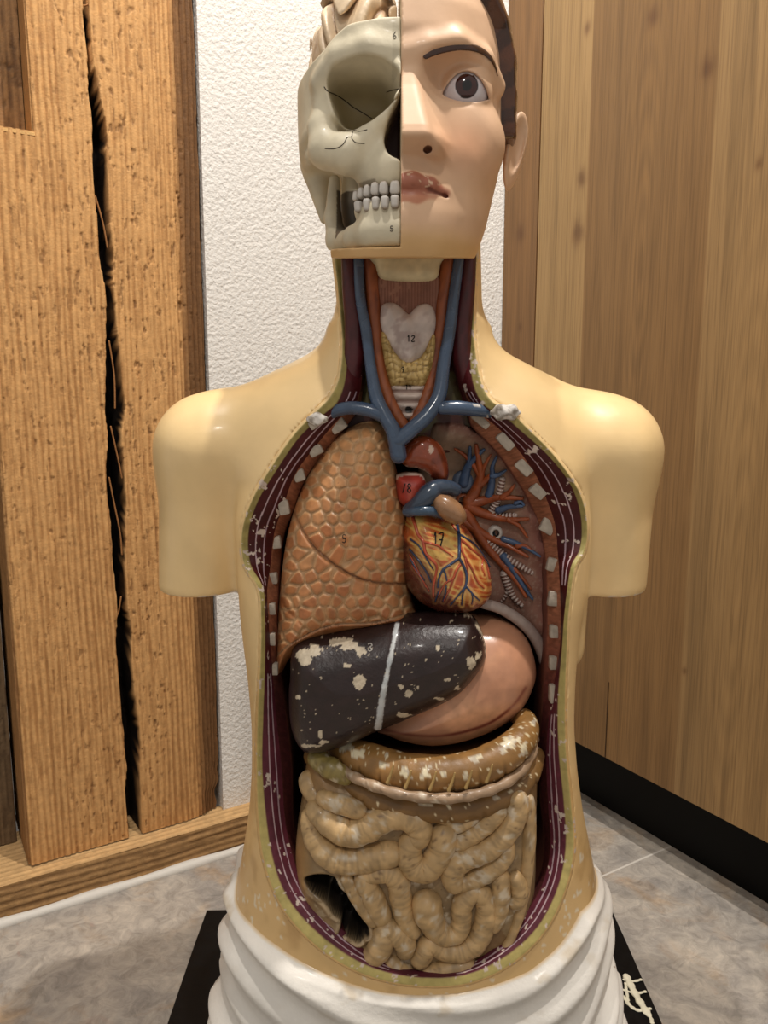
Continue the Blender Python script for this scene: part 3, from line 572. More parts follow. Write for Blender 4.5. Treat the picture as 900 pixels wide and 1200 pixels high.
# --- base board
m = MB(); V, F = rbox((.032, .665, .0155), np.eye(3), (.2575, .25, .0145), .004, 9); m.add(V, F, (12, 11, 11)); bb = m.build('base_board', painted('black_board_paint', .45, 0, .2, .05, 200, .3, 80), torso)
def floorpx(P, z): d = rays(P); return CAM + d * ((z - H) / d[:, 2])[:, None]
m = MB()
for L_, w in (([(734, 1144), (741, 1158), (750, 1174), (760, 1189)], 7.5), ([(731, 1148), (742, 1150), (751, 1148)], 3), ([(731, 1160), (745, 1164), (756, 1162)], 3), ([(731, 1168), (738, 1178), (748, 1184), (762, 1182)], 4), ([(733, 1152), (734, 1160), (736, 1172)], 3), ([(755, 1186), (762, 1192), (764, 1198)], 4)):
    P = floorpx(catmull(L_, 6), .0302); m.add(*tube(P, w * .0011 / 2 * (1 + .2 * np.sin(np.arange(len(P)) * 1.7)), 8, True, .35, (0, 0, 1)), (226, 220, 196))
m.build('painted_mark', M_matte, bb, label='cream brush strokes')
# ================================================================ neck and fixed chest parts (belong to the torso)
def tpx(pts, Y, r, col, name, mat=None, parent=torso, seg=16, n=8, taper=None, mb=None, colf=None):
    """tube through traced points; Y and r (in photo pixels) per point or constant"""
    pts = np.asarray(pts, float); k = len(pts); Ys = np.broadcast_to(np.asarray(Y, float), (k,)); rs = np.broadcast_to(np.asarray(r, float), (k,))
    Cc = catmull(np.column_stack([pts, Ys, rs]), n); P = PX(Cc[:, :2], Cc[:, 2]); R = Cc[:, 3] * P[:, 1] / FPX * 1.0
    V, F = tube(P, R, seg)
    kk = np.tile(np.asarray(col, float), (len(V), 1)) * (.9 + .2 * fbm(V * 180, 3))[:, None]
    if colf is not None: kk = colf(V, kk)
    if mb is not None: mb.add(V, F, kk); return None
    return mk(name, V, F, mat or M_organ, parent, kk), (V, F)
BLUE = (64, 82, 106); ART = (146, 78, 40); MUS = (78, 24, 28)
def streak(dark, sc=(500, 500, 60)):
    return lambda V, k: mixc(k, dark, sst(.5, .75, fbm(V * np.array(sc), 3)) * .7)
# neck bed
P_ = np.concatenate([ext[2][20:7 * NS], ext[2][-7 * NS:-20]]); Vn, Fn, Kn = pillow(P_[::8], .690, .004, .01, .002, .01, color=lambda V, d, p: mixc(np.tile(np.array([108., 100, 60]), (len(V), 1)), (84, 40, 30), sst(.4, .6, fbm(V * 60, 3))), smoothn=1)
mk('neck_bed', Vn, Fn, M_organ, torso, Kn)
tpx([(409, 296), (412, 340), (416, 380), (415, 420), (408, 455), (400, 474)], [.665, .664, .664, .664, .666, .668], [9, 10.5, 12, 12, 11, 9], MUS, 'neck_muscle', colf=streak((48, 12, 16)))
tpx([(549, 296), (546, 340), (541, 380), (541, 415), (547, 448), (553, 472)], [.665, .664, .664, .664, .666, .668], [9, 10.5, 12, 12, 11, 9], MUS, 'neck_muscle', colf=streak((48, 12, 16)))
tpx([(433, 296), (437, 345), (441, 400), (447, 440), (458, 474), (474, 500)], [.662, .660, .658, .656, .652, .650], [8.5, 8.5, 8, 7.5, 7.5, 7], ART, 'carotid_artery', colf=streak((96, 44, 22)))
tpx([(526, 296), (520, 345), (514, 395), (507, 440), (497, 474), (486, 494)], [.662, .660, .658, .656, .652, .650], [8.5, 8.5, 8, 7.5, 7.5, 7], ART, 'carotid_artery', colf=streak((96, 44, 22)))
m = MB()
for pts, Ys, rs in (([(420, 294), (422, 347), (429, 387), (434, 427), (441, 465), (452, 489), (462, 508), (467, 534)], [.658, .655, .653, .650, .645, .640, .637, .637], [6, 6, 6.5, 6.5, 8, 8.5, 9.5, 10]),
                    ([(384, 487), (398, 480), (415, 478), (434, 481), (448, 487)], [.650, .646, .644, .642, .641], [6.5, 7.5, 8, 8, 8]),
                    ([(539, 294), (532, 347), (527, 387), (520, 427), (515, 462), (502, 485), (485, 501), (466, 517)], [.658, .655, .653, .650, .645, .640, .637, .636], [6, 6.5, 7, 7.5, 8.5, 9, 9, 9.5]),
                    ([(583, 485), (570, 482), (555, 480), (537, 478), (518, 478)], [.652, .648, .645, .643, .642], [6.5, 7.5, 8, 8.5, 8])):
    tpx(pts, Ys, rs, BLUE, '', mb=m)
Vv_, Fv_, Kv_ = m.arrays(); spk = (fbm(Vv_ * 240, 3) > .68) & (TOPX(Vv_)[:, 0] > 530) & (TOPX(Vv_)[:, 1] > 470); Kv_[spk] = (214, 206, 196)
mk('neck_veins', Vv_, Fv_, M_gloss, torso, Kv_)
# hyoid collar, membrane, shield cartilage, gland, windpipe
def pil(name, poly, Y0_, T, R, res, col, mat=M_organ, parent=torso, extra=None, back=.012, smoothn=6, colf=None):
    def cf(V, d, p):
        k = np.tile(np.asarray(col, float), (len(V), 1)) * (.88 + .24 * fbm(V * 150, 3))[:, None]
        return colf(V, d, p, k) if colf else k
    V, F, Kc = pillow(poly, Y0_, T, R, res, back, extra, cf, smoothn); o = mk(name, V, F, mat, parent, Kc); return o, (V, F)
pil('hyoid_collar', [(437, 296), (518, 296), (516, 310), (511, 327), (490, 331), (463, 330), (446, 326), (440, 312)], .655, .008, .008, .0012, (212, 196, 156), M_bone)
pil('throat_membrane', [(446, 322), (512, 322), (514, 360), (512, 400), (480, 410), (446, 400), (444, 360)], .660, .006, .01, .0012, (150, 108, 90), M_matte, extra=lambda V, d: .0006 * np.sin(V[:, 0] * 2600 + 2 * vnoise(V * 200)), colf=lambda V, d, p, k: mixc(k, (110, 66, 56), .6 * (np.sin(V[:, 0] * 2600 + 2 * vnoise(V * 200)) > .2)))
_, gl = pil('thyroid_gland', [(446, 392), (453, 390), (466, 412), (478, 420), (492, 416), (504, 392), (511, 396), (509, 425), (503, 443), (496, 455), (478, 452), (460, 455), (454, 442), (449, 420)], .657, .009, .008, .0009, (196, 166, 104), extra=lambda V, d: .0028 * np.abs(np.sin(V[:, 0] * 620 + 3 * vnoise(V * 150)) * np.sin(V[:, 2] * 560 + 3 * vnoise(V * 150 + 5))) ** .5,
    colf=lambda V, d, p, k: mixc(k, (146, 116, 60), .8 * (np.abs(np.sin(V[:, 0] * 620 + 3 * vnoise(V * 150)) * np.sin(V[:, 2] * 560 + 3 * vnoise(V * 150 + 5))) < .18)))
_, sh = pil('shield_cartilage', [(447, 360), (453, 355), (462, 355), (471, 361), (479, 368), (485, 362), (492, 357), (501, 356), (508, 362), (511, 375), (509, 390), (503, 405), (495, 418), (484, 427), (474, 428), (463, 420), (453, 401), (446, 380)], .655, .011, .02, .0010, (200, 186, 178), M_bone, extra=lambda V, d: .0015 * (fbm(V * 120, 3) - .5) + .003 * np.exp(-((V[:, 0] - pt(479, 400, .65)[0]) / .006) ** 2), colf=lambda V, d, p, k: mixc(k, (160, 138, 132), sst(.5, .75, fbm(V * 180, 3)) * .6))
ringf = lambda V: np.sin((V[:, 2] - .5) * 2 * math.pi / .0078)
_, tr = pil('windpipe', [(458, 449), (478, 451), (498, 449), (497, 466), (492, 482), (486, 494), (472, 494), (463, 476)], .657, .008, .008, .0009, (190, 172, 160), extra=lambda V, d: .0014 * ringf(V), colf=lambda V, d, p, k: mixc(mixc(k, (120, 92, 80), .8 * (ringf(V) < -.5)), (14, 10, 10), (((p[:, 0] - 479) / 4.5) ** 2 + ((p[:, 1] - 480) / 4.5) ** 2 < 1) * 1.0))
nS = Surf(sh, gl, tr)
number(nS, '12', 477, 393, 5, 7, .00045, M_ink, torso); number(nS, '9', 470, 430, 5, 6, .0004, M_ink, torso); number(nS, '11', 475, 451, 4, 5, .0004, M_ink, torso)
# --- opened lung bed with ribs showing through
BED = [(500, 498), (520, 490), (548, 494), (575, 512), (598, 536), (618, 570), (632, 604), (640, 645), (645, 690), (648, 740), (642, 790), (630, 770), (612, 735), (590, 716), (560, 708), (520, 700), (490, 640), (490, 560)]
def bedx(V, d):
    p = TOPX(V); rd = poly_dist(p, np.array([(520, 490), (548, 494), (575, 512), (598, 536), (618, 570), (632, 604), (640, 645), (645, 690), (648, 740)], float), False)[0]
    ribs = .5 + .5 * np.sin((p[:, 1] - 10 - .35 * (650 - p[:, 0])) * 2 * math.pi / 41)
    return .018 * sst(60, 0, rd) + .0035 * ribs * sst(60, 5, rd) + .0012 * (fbm(V * 90, 3) - .5)
def bedc(V, d, p, k):
    rd = poly_dist(p, np.array([(520, 490), (548, 494), (575, 512), (598, 536), (618, 570), (632, 604), (640, 645), (645, 690), (648, 740)], float), False)[0]
    k = mixc(k, (138, 90, 78), sst(560, 640, p[:, 1]) * .6); k = mixc(k, (110, 62, 54), sst(22, 4, rd) * .7)
    return mixc(k, (168, 150, 132), .35 * (vnoise(V * 700) > .72))
_, bed = pil('lung_bed', BED, .700, .006, .02, .0013, (158, 130, 108), M_matte, extra=bedx, colf=bedc)
bS = Surf(bed, (V, Fr) if False else bed)
def vess(name, lines, col, lift=.0025, mat=M_organ, stripes=False, parent=torso, surf=bS):
    """each branch is a part of its own: list of (points, r0, r1) in photo pixels"""
    m = MB()
    for pts, r0, r1 in lines:
        c_ = catmull(pts, 8); P = surf.hit(c_, lift); y = np.convolve(np.pad(P[:, 1], 6, mode='edge'), np.ones(13) / 13, 'valid'); P = PX(c_, y)
        t = np.linspace(0, 1, len(P)); R = (r0 + (r1 - r0) * t) * P[:, 1] / FPX * 1.3
        if stripes:
            Pd = catmull(P, 6); t = np.linspace(0, 1, len(Pd)); ln = np.cumsum(np.linalg.norm(np.diff(Pd, axis=0, prepend=Pd[:1]), axis=1)); q = np.sin(ln * 2 * math.pi / .0032); R = (r0 + (r1 - r0) * t) * Pd[:, 1] / FPX * 1.25 * (1 + .16 * q); Vt, Ft = tube(Pd, R, 10)
            k = mixc(np.tile(np.array([122., 92, 80]), (len(Vt), 1)), col, 0 * Vt[:, 0]); qq = np.concatenate([np.full(4, 1.0), q, np.full(4, 1.0)]); k[:len(qq) * 10] = mixc(np.tile(np.array([126., 92, 80]), (len(qq) * 10, 1)), col, np.repeat(sst(-.4, .3, qq), 10))
        else:
            Vt, Ft = tube(P, R, 12); k = np.tile(np.asarray(col, float), (len(Vt), 1)) * (.82 + .36 * fbm(Vt * 200, 3))[:, None]
        mk(name, Vt, Ft, mat, parent, k)
vess('windpipe_branch', [([(575, 603), (579, 594), (584, 582), (589, 562)], 4, 3), ([(577, 602), (590, 605), (604, 604)], 3.5, 2.5), ([(571, 634), (583, 645), (598, 656), (623, 671)], 4.5, 2.5), ([(591, 672), (596, 688), (602, 700), (611, 709)], 4, 2), ([(596, 690), (592, 699), (588, 704)], 2.2, 1), ([(583, 632), (600, 637), (612, 640)], 2.5, 1.5)], (196, 178, 168), .0015, stripes=True)
vess('lung_vein', [([(549, 588), (558, 574), (563, 556), (561, 540), (558, 522)], 6, 1.8), ([(562, 556), (556, 546), (545, 534), (533, 526)], 3.5, 1), ([(563, 560), (567, 548), (575, 533)], 3, 1), ([(560, 570), (570, 562), (576, 556)], 4, 2), ([(549, 590), (565, 587), (585, 583), (612, 584)], 6, 1.6), ([(588, 583), (597, 576), (603, 568)], 3, 1),
    ([(549, 593), (562, 600), (580, 606), (600, 609), (619, 608)], 6, 1.4), ([(596, 609), (608, 616), (618, 630)], 3, 1), ([(545, 612), (560, 622), (576, 631), (598, 641), (618, 652)], 5.5, 1.5), ([(545, 600), (556, 618), (570, 640), (590, 663), (606, 682), (616, 699)], 6, 1.6), ([(590, 663), (604, 668), (622, 690)], 3, 1), ([(606, 640), (616, 640), (626, 648)], 2.5, 1)], (150, 74, 36), .003)
vess('lung_artery', [([(543, 566), (548, 548), (557, 536), (567, 527)], 5, 1.4), ([(550, 546), (550, 536), (551, 524)], 3.2, 1.2), ([(573, 580), (576, 568), (577, 556), (577, 547), (582, 535)], 4, 1.2), ([(577, 558), (585, 556), (593, 551)], 3, 1), ([(584, 598), (597, 594), (612, 593)], 3.5, 1.4), ([(590, 652), (600, 666), (611, 683), (624, 702)], 4, 1.2), ([(590, 632), (606, 637), (620, 644), (633, 652)], 3, 1), ([(604, 590), (610, 588), (614, 592)], 2, 1)], (66, 86, 116), .003)
for (x, y), ro_, ri, cc, hc in (((543, 565), 13, 5, (80, 92, 112), (40, 22, 26)), ((543, 588), 9, 5.5, (140, 74, 44), (52, 18, 18)), ((581, 625), 9, 3.6, (192, 182, 172), (14, 12, 12))):
    p = bS.hit([(x, y)], .004)[0]; s = p[1] / FPX; thh = np.linspace(0, 2 * math.pi, 40, endpoint=False); prof = [(0, .004), (ri * .95, .004), (ri, .0), (ri + 1, -.001), (ro_ * .8, -.0008), (ro_, .003), (ro_ * 1.02, .008)]
    Vr = np.concatenate([np.stack([p[0] + r * s * np.cos(thh), np.full(40, p[1] + dy), p[2] + r * s * 1.08 * np.sin(thh)], 1) for r, dy in prof]); i = np.arange(len(prof) - 1)[:, None] * 40; j = np.arange(40)[None]
    Fq = np.stack([i + j, i + 40 + j, i + 40 + (j + 1) % 40, i + (j + 1) % 40], -1).reshape(-1, 4); kc = np.repeat(np.array([hc, hc, hc, cc, cc, cc, cc], float), 40, 0); mk('vessel_mouth', Vr, Fq, M_organ, torso, kc)
# --- cut end of the great arch, and midriff edge
ARCH = [(470, 540), (472, 530), (478, 519), (487, 512), (497, 510), (508, 514), (518, 524), (524, 540), (526, 556), (522, 564), (514, 565), (505, 559), (497, 552), (486, 548), (476, 547)]
pil('great_arch', ARCH, .655, .012, .012, .0010, (142, 66, 38), M_gloss, extra=lambda V, d: .002 * (fbm(V * 70, 2) - .5), colf=lambda V, d, p, k: mixc(mixc(k, (92, 40, 24), sst(.5, .7, fbm(V * 90, 3))), (222, 206, 188), ((d < .0012) & (p[:, 1] > 545) & (p[:, 0] < 505)) * .8 + ((((p[:, 0] - 505) / 3) ** 2 + ((p[:, 1] - 527) / 5) ** 2 < 1) * .8)))
DP = catmull([(552, 702, .662), (566, 707, .664), (586, 713, .668), (606, 725, .672), (622, 740, .676), (633, 758, .680), (640, 780, .684)], 10); Pd = PX(DP[:, :2], DP[:, 2])
m = MB(); Vt, Ft = tube(Pd, np.linspace(.0045, .0055, len(Pd)), 12, True); m.add(Vt, Ft, mixc(np.tile(np.array([186., 172, 162]), (len(Vt), 1)), (150, 128, 120), fbm(Vt * 140, 3)))
w_ = np.concatenate([Pd, Pd + np.array([-.008, .05, -.006])]); nn = len(Pd); i = np.arange(nn - 1); m.add(w_, np.stack([i, i + 1, i + 1 + nn, i + nn], 1), (70, 50, 46)); m.build('midriff_edge', M_organ, torso)
# ================================================================ lung (lifts out)
LUNG = [(435, 494), (446, 498), (454, 510), (460, 530), (465, 553), (473, 584), (478, 619), (479, 657), (481, 697), (489, 721), (485, 729), (467, 733), (429, 737), (392, 742), (360, 754), (341, 769), (332, 784), (325, 783), (324, 758), (327, 710), (331, 667), (337, 627), (347, 590), (360, 558), (379, 529), (400, 507), (419, 497)]
fis1 = catmull([(345, 600), (350, 614), (368, 641), (392, 662), (421, 678), (451, 684), (484, 684)], 10); fis2 = catmull([(328, 700), (334, 711), (349, 727), (362, 742)], 8); lip = catmull([(324, 770), (345, 752), (387, 733), (440, 729), (486, 717)], 8)
YL = .672
sx_ = []; hs = 15.6
for r in range(-2, 26):
    for c in range(-2, 18): sx_.append((318 + c * hs + (hs / 2 if r % 2 else 0) + rng.uniform(-3.6, 3.6), 480 + r * hs * .90 + rng.uniform(-3.2, 3.2)))
sx_ = np.array(sx_)
def lung_cells(p):
    f1d, _ = poly_dist(p, fis1, False); f2d, _ = poly_dist(p, fis2, False); ld, _ = poly_dist(p, lip, False)
    q = p + 3.0 * np.stack([vnoise(np.column_stack([p / 11, p[:, 0] * 0])) - .5, vnoise(np.column_stack([p / 11, p[:, 0] * 0 + 9])) - .5], 1)
    side = np.interp(p[:, 0], fis1[:, 0], fis1[:, 1]) < p[:, 1]; sside = np.interp(sx_[:, 0], fis1[:, 0], fis1[:, 1]) < sx_[:, 1]
    sd1, _ = poly_dist(sx_, fis1, False); ok = sd1 > 4.5; S_ = sx_[ok]; ss = sside[ok]
    D = np.sqrt(((q[:, None] - S_[None]) ** 2).sum(-1)) + 60.0 * (side[:, None] != ss[None]); idx = np.argsort(D, 1)[:, :2]; d1 = np.take_along_axis(D, idx[:, :1], 1)[:, 0]; d2 = np.take_along_axis(D, idx[:, 1:2], 1)[:, 0]
    g = np.minimum(d2 - d1, 2.2 * f1d); below = np.interp(p[:, 0], lip[:, 0], lip[:, 1]) < p[:, 1]; g = np.where(below, 6.0, np.minimum(g, 2.0 * ld))
    return g, f1d, f2d, ld, idx[:, 0], below
_cache = {}
def lx(V, d):
    p = TOPX(V); g, f1, f2, ld, ci, bl = lung_cells(p); _cache['l'] = (g, f1, f2, ld, ci, bl)
    return .0025 * sst(.4, 5.0, g) + .0003 * np.sin(ci * 2.3) - .003 * np.exp(-(f1 / 2.2) ** 2) - .002 * np.exp(-(f2 / 2.0) ** 2) + .0008 * (fbm(V * 160, 3) - .5) + .0025 * np.exp(-(ld / 3.5) ** 2) * bl
def lc(V, d, p):
    g, f1, f2, ld, ci, bl = _cache['l']
    pad = mixc(np.tile(np.array([172., 104, 58]), (len(V), 1)), (200, 142, 92), vnoise(np.stack([ci * 1.7, ci * 0.0, ci * 0], 1))); pad = mixc(pad, (212, 168, 118), .5 * sst(620, 500, p[:, 1])); pad = mixc(pad, (166, 106, 66), .45 * sst(640, 740, p[:, 1]))  # pads painted lighter towards the top, highlights put into the colour
    k = mixc(np.tile(np.array([188., 148, 106]), (len(V), 1)), pad, sst(1.2, 4.0, g)); k = mixc(k, (216, 186, 144), .55 * np.exp(-((g - 3.4) / 1.2) ** 2))
    k = mixc(k, (150, 98, 62), np.exp(-(f1 / 1.6) ** 2) * .8); k = k * (.86 + .28 * fbm(V * 190, 3))[:, None]
    return mixc(k, (120, 74, 46), (vnoise(V * 520) > .95) * .5)
Vl, Fl, Kl = pillow(LUNG, YL, .050, .050, .00085, .014, lx, lc)
def thing(name, loc_px, Yq, label, cat): p = pt(*loc_px, Yq); return empty(name, p, label, cat)
lung = thing('lung', (405, 735), .66, 'tan orange lung with cobbled pads and curved fissures, beside the heart above the dark liver', 'lung')
mk('lung_lobes', Vl, Fl, M_organ, lung, Kl); lS = Surf((Vl, Fl)); number(lS, '5', 401, 627, 6, 9, .0004, M_ink, lung)
# ================================================================ heart (lifts out)
heart = thing('heart', (525, 715), .64, 'painted heart with blue and red branching vessels, between the lung and opened lung bed', 'heart')
HB = [(478, 600), (484, 594), (498, 592), (512, 598), (524, 606), (538, 614), (549, 622), (559, 637), (567, 650), (573, 664), (576, 682), (575, 693), (570, 702), (558, 711), (540, 716), (520, 716), (500, 709), (486, 698), (474, 680), (470, 650), (472, 620)]
blue_l = [([(535, 613), (538, 629), (538, 654)], 2.4, 2.2), ([(538, 654), (530, 660), (520, 667), (515, 676), (513, 688)], 2.0, 1.2), ([(519, 667), (522, 673), (524, 682)], 1.5, .8), ([(538, 654), (544, 665), (547, 677), (545, 689)], 2.0, 1.7), ([(545, 688), (537, 698), (528, 709)], 1.4, .8), ([(544, 690), (542, 698), (541, 709)], 1.3, .8), ([(547, 688), (554, 696), (562, 704)], 1.4, .8), ([(553, 696), (554, 701), (553, 708)], 1.1, .7), ([(523, 687), (522, 695), (519, 705)], 1.2, .8), ([(514, 694), (512, 699), (510, 705)], 1.3, .8),
          ([(538, 626), (548, 632), (556, 638), (566, 650), (574, 664)], 1.8, 1.0), ([(481, 632), (491, 640), (500, 655), (508, 668)], 1.4, .8), ([(480, 644), (490, 656), (500, 671), (505, 682)], 1.4, .8), ([(481, 655), (488, 668), (497, 680)], 1.2, .7)]
red_l = [([(484, 607), (487, 616), (490, 626), (496, 635), (499, 648), (511, 662), (511, 672), (508, 687), (508, 699)], 2.6, 1.4), ([(496, 635), (505, 637), (514, 640), (522, 646), (531, 652)], 1.7, .8), ([(540, 633), (540, 642), (545, 653), (552, 665), (560, 682), (567, 689)], 1.9, .9), ([(541, 633), (549, 640), (557, 647), (566, 655), (571, 664), (574, 678)], 1.8, 1.0), ([(539, 662), (534, 670), (531, 678), (524, 682), (519, 688), (514, 698)], 1.6, .9), ([(531, 678), (527, 690), (520, 704)], 1.2, .8), ([(483, 663), (490, 672), (497, 683), (503, 693)], 1.3, .7), ([(566, 655), (565, 665), (568, 674)], 1.1, .7), ([(545, 655), (548, 668), (547, 680)], 1.1, .7), ([(480, 650), (487, 663), (499, 688)], 1.0, .6), ([(530, 614), (532, 618), (536, 622)], 2.0, 1.2)]
allv = [catmull(p, 5) for p, _, _ in blue_l + red_l]
def hc(V, d, p):
    st = fbm(np.stack([(V[:, 0] * .35 + V[:, 2] * .94) * 560, (V[:, 0] * .94 - V[:, 2] * .35) * 60, V[:, 0] * 0], 1), 3)
    yel = np.array([206., 164, 84]); org = np.array([176., 82, 36]); k = mixc(np.tile(org, (len(V), 1)), yel, sst(.42, .58, st))
    right = sst(536, 546, p[:, 0]); k2 = mixc(np.tile(np.array([168., 74, 36]), (len(V), 1)), (204, 138, 72), sst(.45, .65, st)); k = mixc(k, k2, 1.0 * right) if False else k * (1 - right[:, None]) + k2 * right[:, None]
    fat = np.exp(-(((p[:, 0] - 490) / 9) ** 2 + ((p[:, 1] - 612) / 13) ** 2)) + .8 * np.exp(-(((p[:, 0] - 528) / 6) ** 2 + ((p[:, 1] - 625) / 14) ** 2)); k = mixc(k, (214, 178, 98), np.clip(fat, 0, 1))
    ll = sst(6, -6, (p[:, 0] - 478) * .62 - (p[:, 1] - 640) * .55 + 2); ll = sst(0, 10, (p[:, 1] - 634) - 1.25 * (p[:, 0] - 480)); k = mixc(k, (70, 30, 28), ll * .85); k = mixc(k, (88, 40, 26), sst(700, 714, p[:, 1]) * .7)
    dv = np.min([poly_dist(p, a, False)[0] for a in allv], 0); return mixc(k, (222, 186, 112), np.exp(-((dv - 2.6) / 1.3) ** 2) * .75 * (1 - .6 * ll)) * (.86 + .28 * fbm(V * 260, 2))[:, None]
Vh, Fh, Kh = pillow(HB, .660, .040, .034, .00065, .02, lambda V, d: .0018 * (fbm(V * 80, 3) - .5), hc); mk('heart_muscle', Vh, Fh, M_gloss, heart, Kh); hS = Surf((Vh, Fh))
def coronary(name, lines, col):
    for pts, r0, r1 in lines:
        c_ = catmull(pts, 8); P = hS.hit(c_, .0004); R = (r0 + (r1 - r0) * np.linspace(0, 1, len(P))) * P[:, 1] / FPX * .92; V, F = tube(P, R, 10); mk(name, V, F, M_gloss, heart, np.tile(np.array(col, float), (len(V), 1)) * (.8 + .4 * fbm(V * 220, 2))[:, None])
coronary('coronary_vein', blue_l, (40, 56, 84)); coronary('coronary_artery', red_l, (176, 74, 44)); number(hS, '1', 508, 624, 6, 15, .0006, M_ink, heart); number(hS, '7', 514, 625, 7, 15, .0006, M_ink, heart)
_, ao = pil('aorta_stump', [(464, 560), (468, 556), (480, 554), (494, 556), (499, 566), (496, 580), (488, 592), (476, 594), (466, 584)], .652, .016, .012, .0009, (160, 54, 42), M_organ, heart, colf=lambda V, d, p, k: mixc(mixc(k, (196, 96, 72), sst(.5, .7, fbm(V * 130, 3)) * .6), (226, 208, 190), (d < .0012) * (p[:, 1] < 562) * .9))
number(Surf(ao), '/8', 471, 567, 6, 10, .0005, M_ink, heart)
m = MB(); tpx([(480, 598), (492, 590), (503, 578), (512, 572), (524, 571), (533, 574)], [.640, .634, .634, .638, .642, .646], [9, 11, 12, 10.5, 9, 8.5], (54, 68, 86), '', mb=m); tpx([(476, 600), (490, 599), (506, 599), (520, 605)], [.636, .628, .630, .640], [5, 6, 6, 4], (60, 82, 104), '', mb=m); m.build('pulmonary_trunk', M_gloss, heart)
p = pt(527, 597, .632); a = math.radians(38); V, F = surface_nets(lambda X, Y, Z: ell((X - p[0]) * math.cos(a) - (Z - p[2]) * math.sin(a), Y - p[1], (X - p[0]) * math.sin(a) + (Z - p[2]) * math.cos(a), (0, 0, 0), (.0160, .0105, .0092)), p - .02, p + .02, .0009); mk('auricle', V, F, M_gloss, heart, np.tile(np.array([152., 112, 78]), (len(V), 1)) * (.9 + .2 * fbm(V * 150, 3))[:, None])
# ================================================================ stomach and liver (lift out)
STO = [(540, 724), (562, 722), (584, 724), (603, 733), (617, 748), (625, 768), (627, 788), (620, 810), (608, 828), (590, 843), (566, 855), (538, 864), (505, 868), (475, 864), (452, 856), (440, 846), (470, 800), (510, 760)]
stomach = thing('stomach', (540, 866), .66, 'smooth peach stomach, half hidden behind the chipped dark liver', 'stomach')
seam = catmull([(440, 851), (462, 858), (490, 862), (520, 862), (550, 856), (578, 845), (602, 826), (616, 806)], 8)
def scol(V, d, p, k): sd = poly_dist(p, seam, False)[0]; k = mixc(k, (112, 44, 34), np.exp(-(sd / 1.7) ** 2) * .9); return mixc(k, (190, 132, 104), .5 * sst(.5, .7, fbm(V * 30, 3)))
pil('stomach_wall', STO, .678, .048, .050, .0011, (216, 160, 122), painted('stomach_paint', .35, .25, .5, .05, 200, .05, 50), stomach, colf=scol, back=.02)
LIV = [(348, 752), (400, 738), (470, 722), (510, 718), (545, 719), (558, 727), (566, 744), (569, 766), (558, 786), (538, 808), (514, 822), (490, 832), (470, 841), (442, 852), (414, 865), (382, 875), (362, 876), (350, 868), (342, 850), (339, 825), (340, 795)]
liver = thing('liver', (440, 855), .65, 'dark brown chipped liver with a pale band across it, under the cobbled lung', 'liver')
band = catmull([(465, 732), (458, 768), (450, 808), (443, 852)], 8)
BL = [(356, 770, 9, 10), (366, 762, 12, 8), (408, 755, 15, 9), (421, 763, 7, 9), (394, 752, 9, 6), (421, 800, 7, 9), (349, 817, 5, 4), (407, 780, 4, 3), (470, 806, 5, 5), (478, 812, 5, 5), (552, 778, 5, 9), (560, 768, 5, 7), (525, 796, 5, 3), (513, 759, 3, 4), (377, 870, 7, 4), (366, 874, 14, 2.5), (376, 862, 3, 7), (516, 819, 7, 3), (537, 807, 6, 3), (490, 806, 2, 2), (566, 745, 4, 10), (548, 721, 8, 3), (473, 838, 10, 3)]
def livc(V, d, p):
    k = np.tile(np.array([40., 26, 25]), (len(V), 1)) * (.75 + .5 * fbm(V * 120, 4))[:, None]; n = cfbm(V * 170, 4); n2 = cfbm(V * 420 + 3, 3); s = np.full(len(V), -9.0)
    for x, y, rx, ry in BL: s = np.maximum(s, 1 - np.sqrt(((p[:, 0] - x) / rx) ** 2 + ((p[:, 1] - y) / ry) ** 2))
    ch = s + (n - .5) * 1.9 + (n2 - .5) * .5 > .26; ch &= s > -.25; ch |= (n2 > .76) & (n > .5); ch |= (d < .0022) & (n > .46) & (p[:, 0] > 470) & (p[:, 1] > 730)
    k = mixc(k, mixc(np.tile(np.array([222., 208, 182]), (len(V), 1)), (176, 160, 136), n2), ch * 1.0)
    bd = poly_dist(p, band, False)[0]; bw_ = 2.6 + 1.6 * sst(780, 850, p[:, 1]); b_ = sst(bw_ + .7, bw_ - .7, bd + (n2 - .5) * 3); return mixc(k, mixc(np.tile(np.array([170., 176, 180]), (len(V), 1)), (206, 204, 198), n), b_)
Vv2, Fv2, Kv2 = pillow(LIV, .642, .034, .026, .0008, .006, lambda V, d: .006 * sst(0, .05, d) + .0015 * (fbm(V * 40, 3) - .5) + .0014 * np.exp(-(poly_dist(TOPX(V), band, False)[0] / 3) ** 2), livc)
mk('liver_lobes', Vv2, Fv2, painted('liver_paint', .38, .15, .5, .2, 350, .12, 100), liver, Kv2); number(Surf((Vv2, Fv2)), '3', 431, 754, 7, 9, .0005, M_ink, liver, (190, 184, 176))
